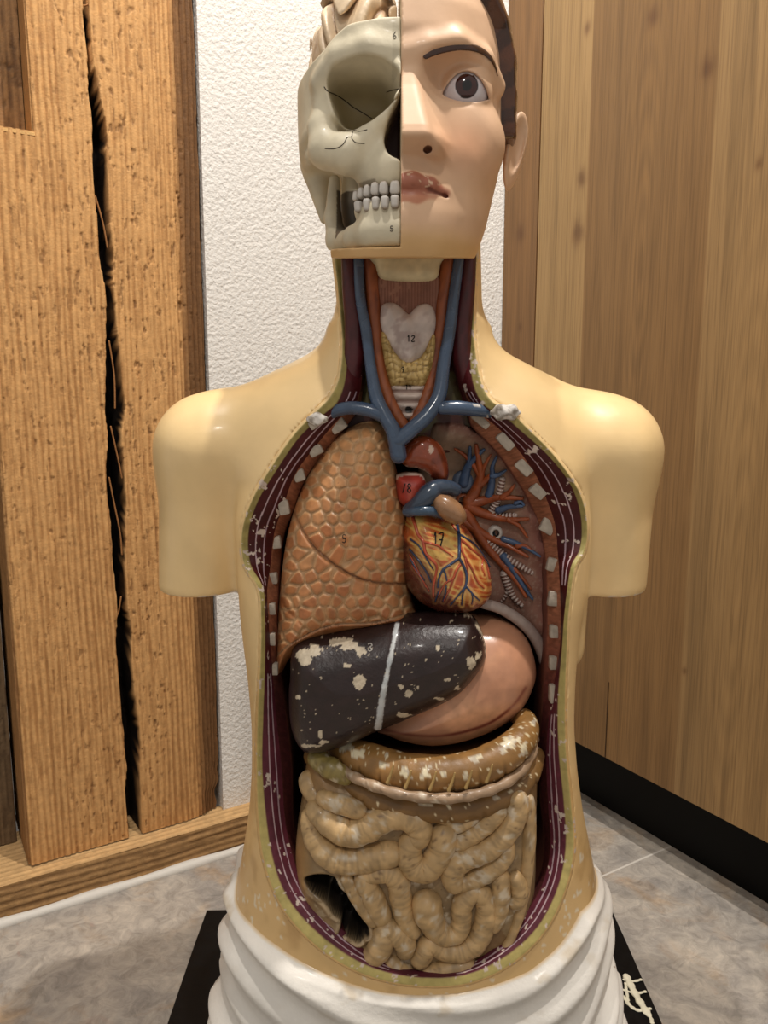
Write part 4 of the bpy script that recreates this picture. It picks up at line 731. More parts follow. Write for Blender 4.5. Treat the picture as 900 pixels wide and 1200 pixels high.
# ================================================================ bowel block (lifts out)
bowel = thing('intestine_block', (490, 1140), .66, 'coiled tan intestines under a brown ridged colon, filling the lower belly of the torso', 'intestines')
BK = [(362, 886), (380, 876), (420, 884), (470, 890), (520, 890), (570, 882), (610, 862), (628, 848), (629, 880), (628, 930), (627, 980), (626, 1030), (622, 1066), (611, 1098), (592, 1124), (564, 1140), (522, 1149), (478, 1149), (447, 1138), (420, 1116), (393, 1102), (370, 1078), (352, 1045), (347, 1018), (348, 975), (356, 922)]
HOLE = [(358, 1028), (374, 1024), (391, 1027), (397, 1039), (406, 1048), (415, 1056), (427, 1076), (432, 1094), (426, 1097), (420, 1103), (408, 1096), (398, 1094), (400, 1085), (400, 1077), (391, 1070), (386, 1062), (378, 1053), (371, 1048), (362, 1040)]
hp = catmull(HOLE, 5, True)
def hole_d(p): d, i = poly_dist(p, hp); return np.where(i, d, -d)
def bkx(V, d):
    p = TOPX(V); h = hole_d(p); _cache['h'] = h; _cache['p'] = p; inside = sst(-.5, 2.0, h)
    fold = .002 * np.sin((p[:, 0] * .8 + p[:, 1] * .25) * .42)
    return .0012 * (fbm(V * 120, 3) - .5) + .003 * np.exp(-((h + 4) / 3.5) ** 2) - inside * (.032 - fold * 2)
TAN = np.array([190., 157, 110])
def dirt(V, k, amt=1.0):
    n = cfbm(V * 170, 4); n2 = cfbm(V * 420 + 3, 3); k = k * (.86 + .28 * fbm(V * 130, 3))[:, None]
    k = mixc(k, (206, 192, 170), sst(.57, .66, n) * sst(.45, .6, fbm(V * 32 + 2, 2)) * .8 * amt); k = mixc(k, (96, 70, 46), sst(.70, .76, n2) * .6 * sst(.42, .56, fbm(V * 45 + 5, 2)) * amt); return k
def bkc(V, d, p):
    h = _cache['h']; p = _cache['p']; k = dirt(V, np.tile(TAN * .74, (len(V), 1))); br = ((p[:, 0] - 575) / 22) ** 2 + ((p[:, 1] - 1112) / 26) ** 2 < 1; k = mixc(k, (122, 92, 56), br * .9); k = mixc(k, (150, 112, 66), sst(960, 900, p[:, 1]) * .9)  # wall painted darker than the loops, crease shade put into the colour
    lft = sst(372, 350, p[:, 0]) * sst(960, 1000, p[:, 1]); k = mixc(k, (168, 126, 74), lft * .8); rimm = np.exp(-((h + 3.5) / 3) ** 2) * sst(1035, 1060, p[:, 1]); k = mixc(k, (196, 172, 138), rimm * .8 * (fbm(V * 200, 3) > .48))
    ins = sst(-1.2, .2, h); k = mixc(k, (34, 28, 23), ins); cr_ = poly_dist(p, np.array([(379, 1066), (388, 1052), (398, 1042)], float), False)[0]; return mixc(k, (120, 108, 88), ins * np.exp(-(cr_ / 1.0) ** 2) * .7)  # hole interior painted near black in place of shade at depth
Vk, Fk, Kk = pillow(BK, .656, .040, .034, .0010, .05, bkx, bkc); mk('bowel_wall', Vk, Fk, M_organ, bowel, Kk); kS = Surf((Vk, Fk))
def coil(pts, r, sink=.25, base=TAN, name='bowel_loop', lift=0.0):
    pts = np.asarray(pts, float); rs = np.broadcast_to(np.asarray(r, float), (len(pts),)); c_ = catmull(np.column_stack([pts, rs]), 8); P = kS.hit(c_[:, :2], 0)
    y = P[:, 1]; y = np.convolve(np.pad(y, 10, mode='edge'), np.ones(21) / 21, 'valid'); R = c_[:, 2] * y / FPX * 1.16; P = PX(c_[:, :2], y + R * (sink - .12) - lift - .0022)
    # trim the centreline so rounded ends land on the traced ends
    s_ = np.cumsum(np.linalg.norm(np.diff(P, axis=0, prepend=P[:1]), axis=1)); keep = (s_ > R[0] * .6) & (s_ < s_[-1] - R[-1] * .6); P = P[keep]; R = R[keep]
    R = R * (1 + .03 * np.sin(np.arange(len(R)) * .9)); V, F = tube(P, R, 28); V = V + .0006 * (np.stack([fbm(V * 160 + q, 2) for q in (0, 7, 13)], 1) - .5)
    seg = np.concatenate([np.full(4, 0), np.arange(len(P)), np.full(4, len(P) - 1)]); sr = np.repeat(seg, 28); sr = np.concatenate([sr, [0, len(P) - 1]])
    k = np.tile(np.asarray(base, float), (len(V), 1)); k = k * (1 - .10 * (vnoise(np.stack([sr * 1.9, V[:, 0] * 100, V[:, 2] * 100], 1)) > .6))[:, None]
    mk(name, V, F, M_organ, bowel, dirt(V, k)); return V, F
coil([(359, 905), (366, 925), (378, 944)], [10, 12, 8], .75)
coil([(373, 932), (388, 939), (405, 944), (426, 952)], [8, 10.5, 11, 9.5], .25)
coil([(440, 1003), (454, 999), (468, 999)], [13, 15, 14], .35)
coil([(466, 1000), (444, 1003), (420, 1008), (400, 1008), (384, 1000), (370, 983), (364, 965), (365, 948)], [14, 15, 15, 15, 15, 13, 11, 10], .2)
coil([(364, 944), (376, 955), (392, 968), (410, 976), (430, 970), (446, 961), (466, 956), (486, 962), (492, 976), (484, 988)], [10, 13, 15, 15.5, 16, 15, 14.5, 15, 14, 12], .12)
coil([(486, 978), (480, 994), (482, 1010), (496, 1019), (510, 1008), (518, 990), (520, 968)], [12, 14, 15, 15, 15.5, 15.5, 15], .2)
coil([(497, 955), (512, 955), (528, 962), (540, 970)], [8, 8, 8, 7], .6)
coil([(530, 972), (545, 965), (560, 955)], [6, 7, 6], .4)
coil([(532, 992), (546, 983), (562, 973), (576, 961), (590, 946)], [9, 10, 10, 10, 8.5], .25)
coil([(536, 1042), (530, 1026), (534, 1012), (550, 1003), (568, 997), (586, 984), (600, 966), (607, 946), (606, 930)], [11, 13, 14, 13.5, 13, 12.5, 12.5, 12, 10], .1)
coil([(530, 1036), (546, 1033), (562, 1027), (578, 1017), (592, 1004), (596, 986)], [9, 11, 11, 11, 9.5, 8], .3)
coil([(588, 1022), (587, 1040), (586, 1058), (582, 1075), (574, 1090)], [9, 11, 11, 10.5, 9], .35)
coil([(600, 1024), (607, 1036), (608, 1050), (600, 1062)], [8, 9.5, 10, 8], .25)
coil([(618, 930), (620, 968), (618, 1010), (614, 1046), (606, 1080), (594, 1108), (574, 1128)], [7, 8, 7.5, 6.5, 5.5, 5, 5], .3, TAN * .98)
coil([(560, 1042), (549, 1050), (541, 1062), (541, 1080), (536, 1092), (522, 1095), (510, 1086), (501, 1068), (500, 1046)], [9, 11, 11.5, 11, 11.5, 12.5, 14, 17, 18], .1)
coil([(546, 1054), (558, 1046), (568, 1052), (570, 1068), (566, 1088), (556, 1105), (538, 1114), (518, 1112), (504, 1105), (497, 1116), (488, 1130)], [8, 11, 11.5, 12, 12.5, 13, 12.5, 11.5, 11.5, 12, 10], .25)
coil([(486, 1143), (508, 1140), (532, 1135), (556, 1131)], [9, 12, 13, 11], .35)
coil([(452, 1124), (464, 1134), (480, 1141)], [13, 15, 13], .5)
coil([(424, 1022), (431, 1040), (440, 1058), (450, 1080)], [11, 12.5, 13, 11], .2)
coil([(420, 1030), (436, 1024), (454, 1022), (466, 1031), (469, 1048), (472, 1066), (478, 1082), (487, 1096)], [9, 11, 12, 13, 12.5, 12, 11.5, 10], .15)
coil([(404, 1024), (412, 1040), (424, 1060), (440, 1084)], [6, 8, 8.5, 7], .3)
coil([(426, 1130), (438, 1120), (449, 1104), (452, 1088), (462, 1092), (474, 1104), (474, 1120)], [11, 13.5, 13.5, 12, 12.5, 13, 9.5], .0)
# --- colon: ridged upper roll, pale band, lower roll
BR = np.array([148., 108, 58])
CH = [(405, 874, 11, 8), (420, 884, 9, 7), (452, 884, 4, 7), (449, 896, 5, 4), (475, 906, 9, 9), (497, 906, 8, 11), (601, 870, 13, 9), (614, 880, 8, 12), (560, 887, 11, 7), (590, 880, 4, 5), (520, 888, 3, 3), (468, 879, 5, 3), (625, 846, 5, 9), (527, 946, 4, 6), (598, 929, 4, 4), (520, 905, 6, 6), (545, 912, 4, 8), (585, 905, 5, 4), (610, 852, 4, 3), (500, 942, 8, 3), (582, 936, 6, 3)]
def colon(pts, Ys, rs, nh, depth, name, base=BR, seg=40, taenia=False):
    c_ = catmull(np.column_stack([pts, Ys, rs]), 24); P = PX(c_[:, :2], c_[:, 2]); t = np.linspace(0, 1, len(P)); R = c_[:, 3] * P[:, 1] / FPX; V, F = tube(P, R, seg)
    g = np.abs(np.sin(t * math.pi * nh + .6)); tt = np.concatenate([np.full(4, t[0]), t, np.full(4, 1.0)]); g = np.abs(np.sin(tt * math.pi * nh + .6)); th_ = np.tile(np.arange(seg) * 2 * math.pi / seg, len(tt)); Cn = np.repeat(np.concatenate([np.repeat(P[:1], 4, 0), P, np.repeat(P[-1:], 4, 0)]), seg, 0); Rr = np.repeat(np.concatenate([np.full(4, R[0]), R, np.full(4, R[-1])]), seg)
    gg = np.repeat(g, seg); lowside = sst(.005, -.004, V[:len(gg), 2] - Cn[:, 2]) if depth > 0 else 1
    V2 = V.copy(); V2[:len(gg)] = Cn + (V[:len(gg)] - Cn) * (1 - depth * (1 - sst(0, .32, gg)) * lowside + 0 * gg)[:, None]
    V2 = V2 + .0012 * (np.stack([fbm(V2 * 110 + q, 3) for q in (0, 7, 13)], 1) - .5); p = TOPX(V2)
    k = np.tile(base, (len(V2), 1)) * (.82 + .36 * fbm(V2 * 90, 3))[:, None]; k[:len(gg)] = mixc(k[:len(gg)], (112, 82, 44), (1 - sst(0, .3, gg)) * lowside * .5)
    n = fbm(V2 * 230, 4); s = np.full(len(V2), -9.0)
    for x, y, rx, ry in CH: s = np.maximum(s, 1 - np.sqrt(((p[:, 0] - x) / rx) ** 2 + ((p[:, 1] - y) / ry) ** 2))
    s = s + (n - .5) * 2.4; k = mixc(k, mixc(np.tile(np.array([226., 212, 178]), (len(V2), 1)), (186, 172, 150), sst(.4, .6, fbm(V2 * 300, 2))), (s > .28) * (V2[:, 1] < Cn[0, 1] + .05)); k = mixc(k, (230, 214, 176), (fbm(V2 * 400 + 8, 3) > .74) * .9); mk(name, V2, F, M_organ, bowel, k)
colon([(368, 886), (382, 899), (402, 912), (428, 928), (460, 941), (500, 946), (545, 946), (588, 932), (616, 910), (626, 886)], [.660, .646, .636, .626, .619, .616, .617, .622, .634, .650], [13, 15, 16, 17, 18, 18, 18, 18, 16, 13], 11, .12, 'lower_colon_roll', BR * .86)
colon([(382, 872), (402, 880), (428, 890), (456, 900), (486, 905), (520, 906), (556, 900), (588, 886), (611, 866), (617, 846), (604, 838)], [.664, .645, .629, .618, .611, .609, .611, .618, .632, .652, .672], [13, 18, 22, 23, 22.5, 22.5, 22, 22, 19, 14, 10], 13, .10, 'upper_colon_roll')
coil([(366, 884), (378, 894), (394, 904), (410, 914)], [9, 11, 11, 7], -.5, np.array([140., 122, 66]), 'colon_bend', .004)
c_ = catmull(np.array([(398, 900, .622), (416, 911, .610), (438, 921, .601), (466, 930, .594), (500, 935, .591), (534, 935, .591), (560, 930, .594), (586, 921, .600), (608, 906, .612), (622, 886, .629), (626, 866, .645)]), 10); P = PX(c_[:, :2], c_[:, 2] + .0015); V, F = tube(P, np.full(len(P), .0042) * (1 + .12 * np.sin(np.arange(len(P)) * .7)), 12); mk('colon_band', V, F, M_organ, bowel, dirt(V, np.tile(np.array([160., 132, 104]), (len(V), 1))))
for x, y in ((457, 909), (478, 915), (507, 917), (529, 918), (549, 915), (573, 908)):
    P = PX(catmull([(x + 4, y - 12), (x + 1, y - 2), (x - 3, y + 8)], 6), .5865); y_ = .5865; 
    sV, sF = tube(PX(catmull([(x + 4, y - 12), (x + 1, y - 2), (x - 3, y + 8)], 6), np.linspace(.590, .590, 13)), np.linspace(.0007, .0016, 13), 8); mk('colon_fold', sV, sF, M_organ, bowel, np.tile(np.array([172., 140, 84]), (len(sV), 1)))

# ================================================================ head
HX, HYc, HZ = .0115, .665, H + .2015
def hw(x, y, z): return np.stack(np.broadcast_arrays(HX + np.asarray(x) / 1000., HYc - np.asarray(y) / 1000., HZ + np.asarray(z) / 1000.), -1)
def HL(px, yf):
    P = PX(np.atleast_2d(px), HYc - np.asarray(yf) / 1000.); return np.stack([(P[:, 0] - HX) * 1000, np.broadcast_to(yf, (len(P),)), (P[:, 2] - HZ) * 1000], 1)
def h1(x, y, yf): return tuple(HL([(x, y)], yf)[0])
HT = np.array([(-116, 50, 80, -42), (-108, 55, 85, -44), (-98, 61, 90, -48), (-80, 67, 93, -55), (-60, 72, 91, -66), (-40, 77, 91, -76), (-20, 80, 89, -84), (0, 81, 86, -92), (20, 81, 89, -97), (40, 80, 90, -98), (60, 77, 86, -96), (80, 70, 77, -88), (98, 57, 61, -72), (112, 38, 40, -48), (120, 16, 18, -20), (123, 3, 6, -4)], float)
def hstack(X, Y, Z, g=0.0, n=2.2, tab=HT):
    zs = np.linspace(tab[0, 0], tab[-1, 0], 300); kk = np.hanning(15); kk /= kk.sum(); f = lambda c: np.interp(Z, zs, np.convolve(np.pad(np.interp(zs, tab[:, 0], tab[:, c]), 7, mode='edge'), kk, 'valid'))
    a, fr, bk = f(1) + g, f(2) + g, f(3) - g; q = (np.abs(X / a) ** n + np.abs((Y - (fr + bk) / 2) / ((fr - bk) / 2)) ** n) ** (1 / n)
    return np.maximum(np.maximum((q - 1) * np.minimum(a, (fr - bk) / 2), Z - tab[-1, 0] - g), tab[0, 0] - Z)
EY = h1(545, 103, 62); EYE = (EY[0], 54.5, EY[2] - 1.5); RE = 18.0
def lids(X, Z):
    u = (X - EYE[0] - .5) / 17.0; up = EYE[2] - 5.0 + 14.0 * np.clip(1 - np.abs(u + .05) ** 2.1, -3, 1); lo = EYE[2] - 5.2 - 5.6 * np.clip(1 - np.abs(u - .05) ** 2.2, -3, 1)
    return np.maximum(Z - up, lo - Z)              # negative inside the opening
def capchain(X, Y, Z, pts, rs, k=3):
    d = None
    for a, b, ra, rb_ in zip(pts[:-1], pts[1:], rs[:-1], rs[1:]): e = rcone(X, Y, Z, a, b, ra, rb_); d = e if d is None else smin(d, e, k)
    return d
LIPU = [(-2, 96, -62.5), (8, 96, -61.5), (20, 92.5, -63.5), (31, 84.5, -67), (38, 77, -69.5)]; LIPL = [(-2, 95, -72), (10, 94, -72), (22, 88.5, -71), (33, 80.5, -69.5)]
def face(X, Y, Z):
    d = hstack(X, Y, Z)
    d = smin(d, rcone(X, Y, Z, (52, 50, -26), (40, 58, -40), 24, 22), 14)                                       # cheek
    d = smin(d, rcone(X, Y, Z, (0, 74, -88), (14, 70, -88), 20, 18), 14)                                         # chin
    d = smin(d, capchain(X, Y, Z, [(0, 84, 22), (18, 83, 26), (38, 78, 31), (58, 62, 27), (70, 45, 16)], [7, 8, 8, 8, 7]), 7)    # brow
    d = smax(d, -ell(X, Y, Z, (EYE[0] - 3, 91, EYE[2] + 3), (29, 30, 18)), 5)                                   # socket
    d = smin(d, np.sqrt((X - EYE[0]) ** 2 + (Y - EYE[1]) ** 2 + (Z - EYE[2]) ** 2) - (RE + 2.6), 3.0)             # lids
    u_ = smax(lids(X, Z), 40 - Y, 1.0); d = smax(d, -u_, 1.2)
    d = smax(d, -(np.sqrt((X - EYE[0]) ** 2 + (Y - EYE[1]) ** 2 + (Z - EYE[2]) ** 2) - RE), .5)
    # nose: flat bridge and steep flank, undercut base
    yr = np.interp(Z, [-60, -36, -30, 0, 14, 30], [108, 113, 111, 95, 89, 86]); w0 = np.interp(Z, [-50, -34, -15, 5, 25], [18.5, 18, 14, 10.5, 11])
    nose = smax((np.abs(X) - w0) * .86 + (Y - yr) * .52, (Y - yr), 4.0); nose = smax(nose, (-37.5 - Z) * .93 + (Y - 113) * -.30 * -1 * .0 - (113 - Y) * .34, 3.0); nose = smax(nose, Z - 26, 6); nose = smax(nose, 60 - Y, 3)
    nose = smin(nose, ell(X, Y, Z, (22, 90, -39), (6.5, 13, 8)), 5); d = smin(d, nose, 4.5)
    d = smax(d, -ell(X, Y, Z, (18.5, 97, -42), (3.4, 6.5, 2.2)), 1.2)
    # mouth
    d = smin(d, capchain(X, Y, Z, [(0, 84, -54), (14, 81, -58), (26, 74, -66)], [9, 9, 8]), 8)
    d = smin(d, capchain(X, Y, Z, [(a, b - 4.4, c + .5) for a, b, c in LIPU], [5.4, 5.6, 5, 4, 2.6]), 2.2); d = smin(d, capchain(X, Y, Z, [(a, b - 5.0, c) for a, b, c in LIPL], [5.0, 5.0, 4.4, 2.6]), 2.2)
    d = smax(d, -capchain(X, Y, Z, [(-2, 98.5, -66.2), (8, 98, -66), (20, 93, -67), (31, 85, -69), (40, 75, -71)], [1.1, 1.1, 1.0, .7, .4]), 1.5)
    d = smax(d, -rcone(X, Y, Z, (1, 104, -52), (1, 103, -58), 5.0, 4.0), 2.5)
    # ear
    ca, sa = math.cos(.5), math.sin(.5); e = EAR; x2 = (X - e[0]) * ca + (Y - e[1]) * sa; y2 = -(X - e[0]) * sa + (Y - e[1]) * ca; zt = Z - e[2]; x3 = x2 - .18 * zt
    tp = .62 + .38 * sst(-30, 22, zt); er = ell(x3 / tp, y2, zt, (0, 0, 0), (8.0, 15, 29)); er = smax(er, -ell(x3 / tp, y2, zt, (4.5, 6, 4), (4.5, 10.5, 21)), 2); d = smin(d, er, 3)
    # only one side of the face; the underside of the jaw carries on beneath the skull
    keep = np.maximum(.0 - X, -(Z + 0) * 0 - 1e3); under = np.maximum(Z - (-103.5 + (85 - Y) * .115), -(X + 51)); half = np.minimum(-X, under)
    return np.maximum(d, np.maximum(half, (-110.5 + (85 - Y) * .147) - Z))
EAR = h1(603, 178, -2)
lo = (-62, -100, -113); hi = (104, 118, 125)
Vf, Ff = surface_nets(face, lo, hi, 1.05); Pw = hw(*Vf.T); Pw = np.stack([Pw[:, 0], Pw[:, 1], Pw[:, 2]], 1); Ff = Ff[:, ::-1]; x, y, z = Vf.T; pf = TOPX(Pw)
col = np.tile(np.array([222., 184, 150]), (len(Pw), 1)); col = mixc(col, (212, 150, 112), .55 * np.exp(-((x - 45) / 22) ** 2 - ((z + 35) / 18) ** 2)); col = mixc(col, (222, 182, 128), sst(-85, -104, z)); col = col * (.96 + .08 * fbm(Pw * 60, 3))[:, None]
lipd = np.minimum(capchain(x, y, z, [(a, b - 3.4, c) for a, b, c in LIPU], [5.8, 6, 5.2, 4, 2.6]), capchain(x, y, z, [(a, b - 4, c) for a, b, c in LIPL], [5.4, 5.4, 4.6, 2.8])); lm = sst(.7, -.5, lipd) * (y > 70); col = mixc(col, mixc(np.tile(np.array([160., 92, 72]), (len(Pw), 1)), (196, 128, 98), sst(-68, -72, z)), lm * .85)
scr = (fbm(Pw * 420, 3) > .70) & (lm > .3) & (z > -66); col[scr] = (214, 180, 150)
nst = ell(x, y, z, (18.5, 97, -42), (3.5, 6.8, 2.3)); col = mixc(col, (112, 64, 46), sst(.3, -.5, nst) * .8); ml = capchain(x, y, z, [(-2, 98.5, -66.2), (8, 98, -66), (20, 93, -67), (31, 85, -69), (39, 76, -70.5)], [1.2, 1.2, 1.2, .9, .5]); col = mixc(col, (104, 54, 42), sst(.5, -.3, ml) * .8)
ld = lids(x, z); rim_ = (np.abs(ld) < 1.6) & (y > 50); col = mixc(col, (214, 178, 150), rim_ * .6); col[(x < .05) & (z > -101)] = (212, 190, 156)
mk('face', Pw, Ff, M_face, torso, col); fS = Surf((Pw, Ff))
# eye
def sphere(c, r, n=48):
    a = np.linspace(0, math.pi, n // 2 + 1); b = np.linspace(0, 2 * math.pi, n, endpoint=False); A, B = np.meshgrid(a, b, indexing='ij'); V = np.stack([np.sin(A) * np.cos(B), np.cos(A), np.sin(A) * np.sin(B)], -1).reshape(-1, 3); m_ = n // 2 + 1
    i = np.arange(m_ - 1)[:, None]; j = np.arange(n)[None]; F = np.stack([i * n + j, i * n + (j + 1) % n, (i + 1) * n + (j + 1) % n, (i + 1) * n + j], -1).reshape(-1, 4); return np.array(c) + r * V, F
Ve, Fe = sphere(EYE, RE - .15, 160); ic = HL([(547, 100)], EYE[1] + 17)[0]; dv = np.sqrt((Ve[:, 0] - ic[0]) ** 2 + (Ve[:, 2] - ic[2]) ** 2); fr_ = Ve[:, 1] > EYE[1]
kc = np.tile(np.array([206., 200, 204]), (len(Ve), 1)) * (.95 + .1 * fbm(Ve * .2, 3))[:, None]; kc[fr_ & (dv < 7.9)] = (62, 26, 20); kc[fr_ & (dv < 8.1) & (dv > 7.2)] = (36, 16, 14); kc[fr_ & (dv < 3.6)] = (10, 7, 7)
mk('eyeball', hw(*Ve.T), Fe[:, ::-1], M_eye, torso, kc)
# eyebrow
c_ = catmull([(499, 65, 4.0), (508, 60, 5.2), (524, 55.5, 5.4), (542, 54, 4.8), (560, 57.5, 4.2), (573, 66, 3.4), (580, 77, 2.4), (583, 88, 1.2)], 8); P = fS.hit(c_[:, :2], .0); V, F = tube(P, c_[:, 2] * P[:, 1] / FPX * .95, 14, True, .35); mk('eyebrow', V, F, M_gloss, torso, np.tile(np.array([64., 36, 22]), (len(V), 1)) * (.8 + .4 * fbm(V * 300, 2))[:, None])
# hair cap with combed grooves
def hair(X, Y, Z):
    ang = np.arctan2(X, Z + 20); gr = .9 * np.sin(ang * 26 + .05 * Y) + .5 * np.sin(ang * 61 + .1 * Y + 2)
    d = hstack(X, Y, Z, 10.5) - gr * .45; line = np.interp(Z, [-45, -30, -12, 0, 30, 55, 75, 95, 125], [-4, 16, 28, 32, 38, 44, 56, 40, 20]); d = smax(d, Y - line , 3); d = np.maximum(d, -hstack(X, Y, Z, -4)); d = smax(d, -Z - 14, 3); return np.maximum(d, .2 - X)
Vr, Fr2 = surface_nets(hair, (-2, -110, -70), (95, 80, 132), 1.5); Pr = hw(*Vr.T); k = np.tile(np.array([84., 50, 30]), (len(Pr), 1)); an = np.arctan2(Vr[:, 0], Vr[:, 2] + 20); k = mixc(k, (46, 26, 16), .6 * (np.sin(an * 26 + .05 * Vr[:, 1]) < -.2)); mk('hair', Pr, Fr2[:, ::-1], M_gloss, torso, k * (.85 + .3 * fbm(Pr * 150, 2))[:, None])
# ---------------------------------------------------------------- skull half
OC = np.array(h1(424, 113, 80)); oc_pts = HL([(380, 103), (387, 84), (402, 75), (424, 70), (448, 72), (464, 84), (470, 104), (456, 124), (434, 143), (413, 148), (396, 146), (386, 128)], np.array([62, 66, 72, 78, 82, 84, 84, 84, 80, 76, 70, 64]))
nas = HL([(474, 112), (464, 124), (456, 140), (451, 158), (451, 172), (456, 184), (466, 190), (474, 191)], 80.)
def polyd2(X, Z, P):
    gx, gz = np.broadcast_arrays(X, Z); sh_ = gx.shape; d, i = poly_dist(np.stack([gx.ravel(), gz.ravel()], 1), catmull(P[:, [0, 2]], 6, True)); return np.where(i, -d, d).reshape(sh_)
def skull(X, Y, Z):
    up = hstack(X, Y, Z, -2.0); up = smax(up, -Z - 16 - (60 - Y) * .28, 6)                                                   # brain case and forehead
    d = up
    d = smin(d, capchain(X, Y, Z, [(-2, 80, 24), (-22, 80, 27), (-42, 71, 25), (-57, 58, 14)], [9, 9, 8, 6]), 7)            # brow ridge
    d = smin(d, capchain(X, Y, Z, [h1(383, 100, 56), h1(381, 125, 54), h1(377, 150, 57), h1(383, 176, 62), h1(408, 182, 72)], [6, 7, 10, 13, 14]), 4)   # cheek bone, outer pillar
    d = smin(d, capchain(X, Y, Z, [h1(408, 178, 68), h1(430, 165, 72), h1(449, 140, 76), h1(464, 108, 78)], [12, 9, 7.5, 6.5]), 6)
    d = smin(d, capchain(X, Y, Z, [h1(378, 172, 52), h1(366, 184, 32), h1(362, 186, 5)], [8, 5, 4.5]), 4)                   # arch
    mx = ell(X, Y, Z, (0, 52, -46), (32, 38, 27)); mx = smin(mx, rcone(X, Y, Z, (-6, 73, -52), (-20, 66, -50), 14, 11), 6); d = smin(d, mx, 7)
    d = smin(d, rcone(X, Y, Z, (0, 86, 12), (0, 93, -8), 7, 5), 4)                                                            # nasal bone
    # openings
    cx, cz = OC[0], OC[2]; Fo = np.clip((84 - Y) / 60, 0, 1); sc_ = 1 / (1 - .55 * Fo); od = polyd2(cx + (X[:, 0, 0] - cx)[:, None], Z[0, 0, :][None, :], oc_pts)[:, None, :]
    d = smax(d, -smax(od + 9 * Fo, 32 - Y, 16), 1.8)
    nd = polyd2(X[:, 0, 0][:, None], Z[0, 0, :][None, :], nas)[:, None, :]; d = smax(d, -np.maximum(nd, 52 - Y), 1.6)
    # lower jaw
    jaw = capchain(X, Y, Z, [(0, 80, -92), (-20, 75, -92), (-33, 62, -93)], [12.5, 11.5, 9]); jaw = smin(jaw, capchain(X, Y, Z, [(0, 80, -78), (-16, 77, -78), (-27, 67, -76)], [8, 8, 6]), 6)
    ram = capchain(X, Y, Z, [h1(395, 283, 28), h1(390, 255, 20), h1(392, 212, 16)], [8, 6.5, 4.5]); ram = smin(ram, rcone(X, Y, Z, (-33, 60, -95), h1(398, 282, 28), 7, 9), 6); jaw = smin(jaw, ram, 4); jaw = smax(jaw, (-103 + (85 - Y) * .115) - Z, 1.5)
    d = np.minimum(d, jaw)
    # back of the case behind the jaw
    d = smin(d, rcone(X, Y, Z, h1(371, 195, -12), h1(381, 256, -8), 13, 4.5), 4)
    d = smin(d, np.maximum(ell(X, Y, Z, (-34, 2, -60), (12, 18, 46)), -92 - Z), 3)
    # gutter for the teeth, saw cut over the brain, cut at the middle
    d = smax(d, -np.maximum(np.maximum(np.abs(Z + 66.5 - .003 * X * X * .6) - 4.5, 50 - Y), X * 0 - 40 - X), 2)
    cutp = Z - np.interp(X, [-90, -69, -53, -45, -36, -11, 2], [19, 26, 32.5, 39, 44, 45.5, 45.5]); d = smax(d, cutp, 1.0); d = np.maximum(d, -smax(hstack(X, Y, Z, -8), (-4 + 30 * sst(5, 30, Y)) - Z, 2))
    return np.maximum(d, X + .1)
Vq, Fq = surface_nets(skull, (-92, -100, -104), (2, 104, 52), 1.05); Pq = hw(*Vq.T); x, y, z = Vq.T; pq = TOPX(Pq)
k = np.tile(np.array([214., 203, 176]), (len(Pq), 1)) * (.90 + .2 * fbm(Pq * 70, 4))[:, None]; od = polyd2(x, z, oc_pts); deep = sst(-1, -10, od) * sst(80, 66, y) * (z > -40); k = mixc(k, (146, 130, 92), deep * .8)
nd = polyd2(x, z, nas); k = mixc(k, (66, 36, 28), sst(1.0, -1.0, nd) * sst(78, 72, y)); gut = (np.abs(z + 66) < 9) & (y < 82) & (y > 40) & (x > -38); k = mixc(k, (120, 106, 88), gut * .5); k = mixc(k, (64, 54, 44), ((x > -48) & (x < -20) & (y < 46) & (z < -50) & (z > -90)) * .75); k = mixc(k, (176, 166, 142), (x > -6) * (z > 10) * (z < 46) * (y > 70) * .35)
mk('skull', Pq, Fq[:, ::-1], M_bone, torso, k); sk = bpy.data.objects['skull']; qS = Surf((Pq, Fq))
strokes(qS, [[(380, 102), (384, 107), (393, 111), (400, 115), (407, 120), (413, 125), (423, 131), (436, 139)]], .00035, 'crack', M_ink, sk, (52, 42, 34)); strokes(qS, [[(430, 152), (421, 154), (414, 153), (412, 160), (407, 161), (402, 169), (393, 174), (381, 174)]], .0003, 'crack', M_ink, sk, (52, 42, 34)); strokes(qS, [[(412, 162), (417, 167), (427, 168)]], .0003, 'crack', M_ink, sk, (52, 42, 34)); strokes(qS, [[(453, 108), (459, 106), (470, 104)], ], .0003, 'crack', M_ink, sk, (52, 42, 34))
number(qS, '6', 460, 37, 6, 8, .0003, M_ink, sk, (110, 104, 92)); number(qS, '5', 457, 265, 5, 6, .0003, M_ink, sk, (70, 62, 52))
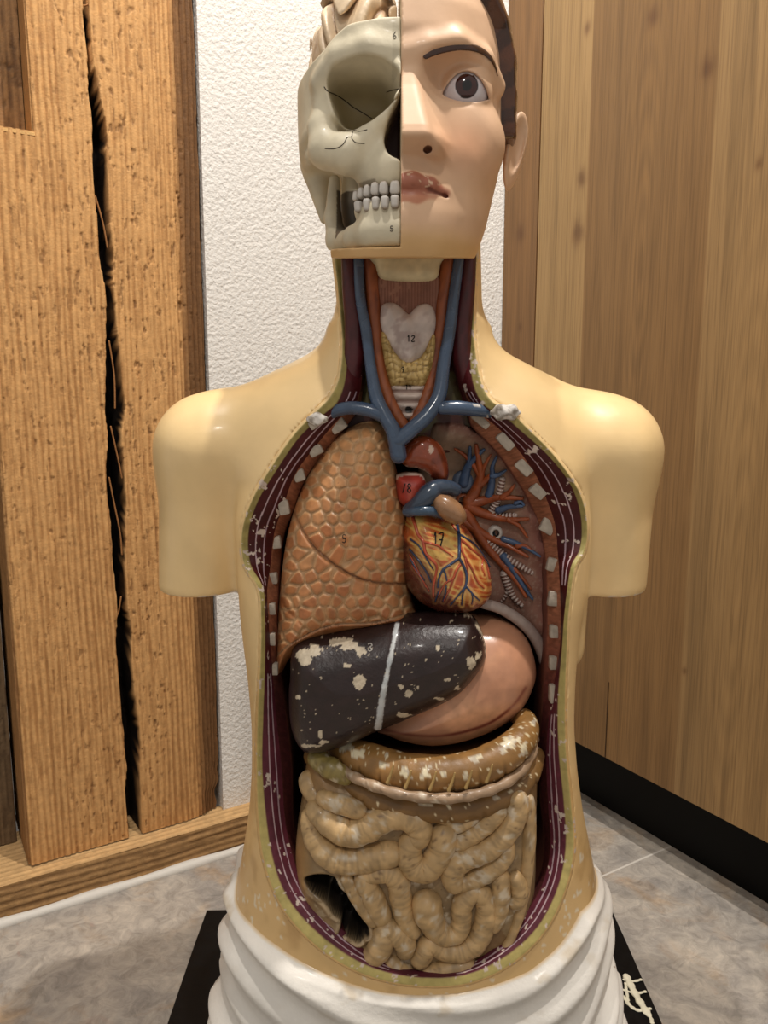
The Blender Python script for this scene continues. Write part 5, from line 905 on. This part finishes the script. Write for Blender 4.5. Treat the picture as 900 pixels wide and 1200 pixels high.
# teeth
def tooth(xc, y0, y1, w, yf, upper):
    a = HL([(xc, y0)], yf)[0]; b = HL([(xc, y1)], yf)[0]; hh = abs(a[2] - b[2]) / 2; ww = w * (HYc - yf / 1000) / FPX * 1000 * .88 / 2; tilt = -a[0] * .018
    ax = np.array([[math.cos(tilt), math.sin(tilt), 0], [-math.sin(tilt), math.cos(tilt), 0], [0, 0, 1]]); V, F = rbox((a + b) / 2, ax, (ww, 4.0, hh), min(ww, 2.6) * .8, 8); t = (V[:, 2] - b[2]) / (a[2] - b[2]); t = t if upper else 1 - t; V[:, 0] = (a[0] + (V[:, 0] - a[0]) * (1.05 - .25 * t ** 2)); 
    mk('tooth', hw(*V.T), F[:, ::-1], M_bone, sk, mixc(np.tile(np.array([204., 198, 190]), (len(V), 1)), (150, 136, 122), sst(.75, 1.0, t)))
for xc, y0, y1, w, yf in ((463, 212, 228, 13, 84), (450, 213, 228, 11, 83), (440, 214, 229, 10, 81), (431, 217, 231, 9, 77), (424, 220, 233, 8, 72), (418.5, 224, 236, 7, 66)): tooth(xc, y0, y1, w, yf + 2, True)
for xc, y0, y1, w, yf in ((463, 229, 242, 11, 82), (451.5, 230, 243, 10, 81), (441, 231, 244, 9.5, 79), (431, 233, 246, 9.5, 75), (421, 236, 247, 10, 68)): tooth(xc, y0, y1 + 3, w, yf + 5, False)
# brain
def brain(X, Y, Z):
    q = ell(X, Y, Z, (-28, -8, 42), (40, 76, 64)); wx = X + 5 * np.sin(Y * .07 + Z * .05); wz = Z + 6 * np.sin(Y * .06 + X * .08); wy = Y + 7 * np.sin(Z * .07)
    g = np.abs(np.sin(wx * .19 + 1.3 * np.sin(wz * .10 + wy * .05)) * .5 + np.sin(wz * .15 + wy * .10 + 1.5 * np.sin(wx * .13)) * .6); d = q - 6.0 * np.clip(g, 0, .6) / .6 + 3.0; d = np.maximum(d, (-2 + 31 * sst(2, 28, Y)) - Z)
    return np.maximum(d, X + 2.2)
gyr = lambda v: (lambda X, Y, Z: np.abs(np.sin((X + 5 * np.sin(Y * .07 + Z * .05)) * .19 + 1.3 * np.sin((Z + 6 * np.sin(Y * .06 + X * .08)) * .10 + (Y + 7 * np.sin(Z * .07)) * .05)) * .5 + np.sin((Z + 6 * np.sin(Y * .06 + X * .08)) * .15 + (Y + 7 * np.sin(Z * .07)) * .10 + 1.5 * np.sin((X + 5 * np.sin(Y * .07 + Z * .05)) * .13)) * .6))(*v.T)
Vb2, Fb2 = surface_nets(brain, (-80, -98, -10), (0, 82, 112), 1.3); Pb = hw(*Vb2.T); mk('brain', Pb, Fb2[:, ::-1], M_bone, torso, mixc(np.tile(np.array([212., 188, 156]), (len(Pb), 1)), (120, 88, 60), sst(.22, .02, gyr(Vb2)) * .75) * (.86 + .28 * fbm(Pb * 110, 3))[:, None])
# ================================================================ light
def spot(name, loc, to, power, size, ang, col=(1, .945, .88), blend=.5):
    l = bpy.data.lights.new(name, 'SPOT'); l.energy = power; l.shadow_soft_size = size; l.spot_size = math.radians(ang); l.spot_blend = blend; l.color = col
    o = bpy.data.objects.new(name, l); C.objects.link(o); o.location = loc; v = Vector(to) - Vector(loc); o.rotation_euler = v.to_track_quat('-Z', 'Y').to_euler(); return o
spot('ceiling_or_fill_spot', (.42, .50, 2.45), (.10, .76, .5), 118, .022, 80)
spot('ceiling_or_fill_spot', (-.18, .50, 2.45), (-.05, .76, .5), 66, .022, 80)
spot('ceiling_or_fill_spot', (-.15, -1.0, 2.3), (.0, .8, .3), 38, .05, 80)  # added fill lamp in front, not a fixture of the room
w = bpy.data.worlds.new('world'); bpy.context.scene.world = w; w.use_nodes = True
w.node_tree.nodes['Background'].inputs['Color'].default_value = (1, .95, .89, 1); w.node_tree.nodes['Background'].inputs['Strength'].default_value = .46
sc = bpy.context.scene; vs = sc.view_settings; vs.view_transform = 'Standard'; vs.look = 'None'; vs.gamma = 1; vs.use_curve_mapping = False; vs.exposure = -.07
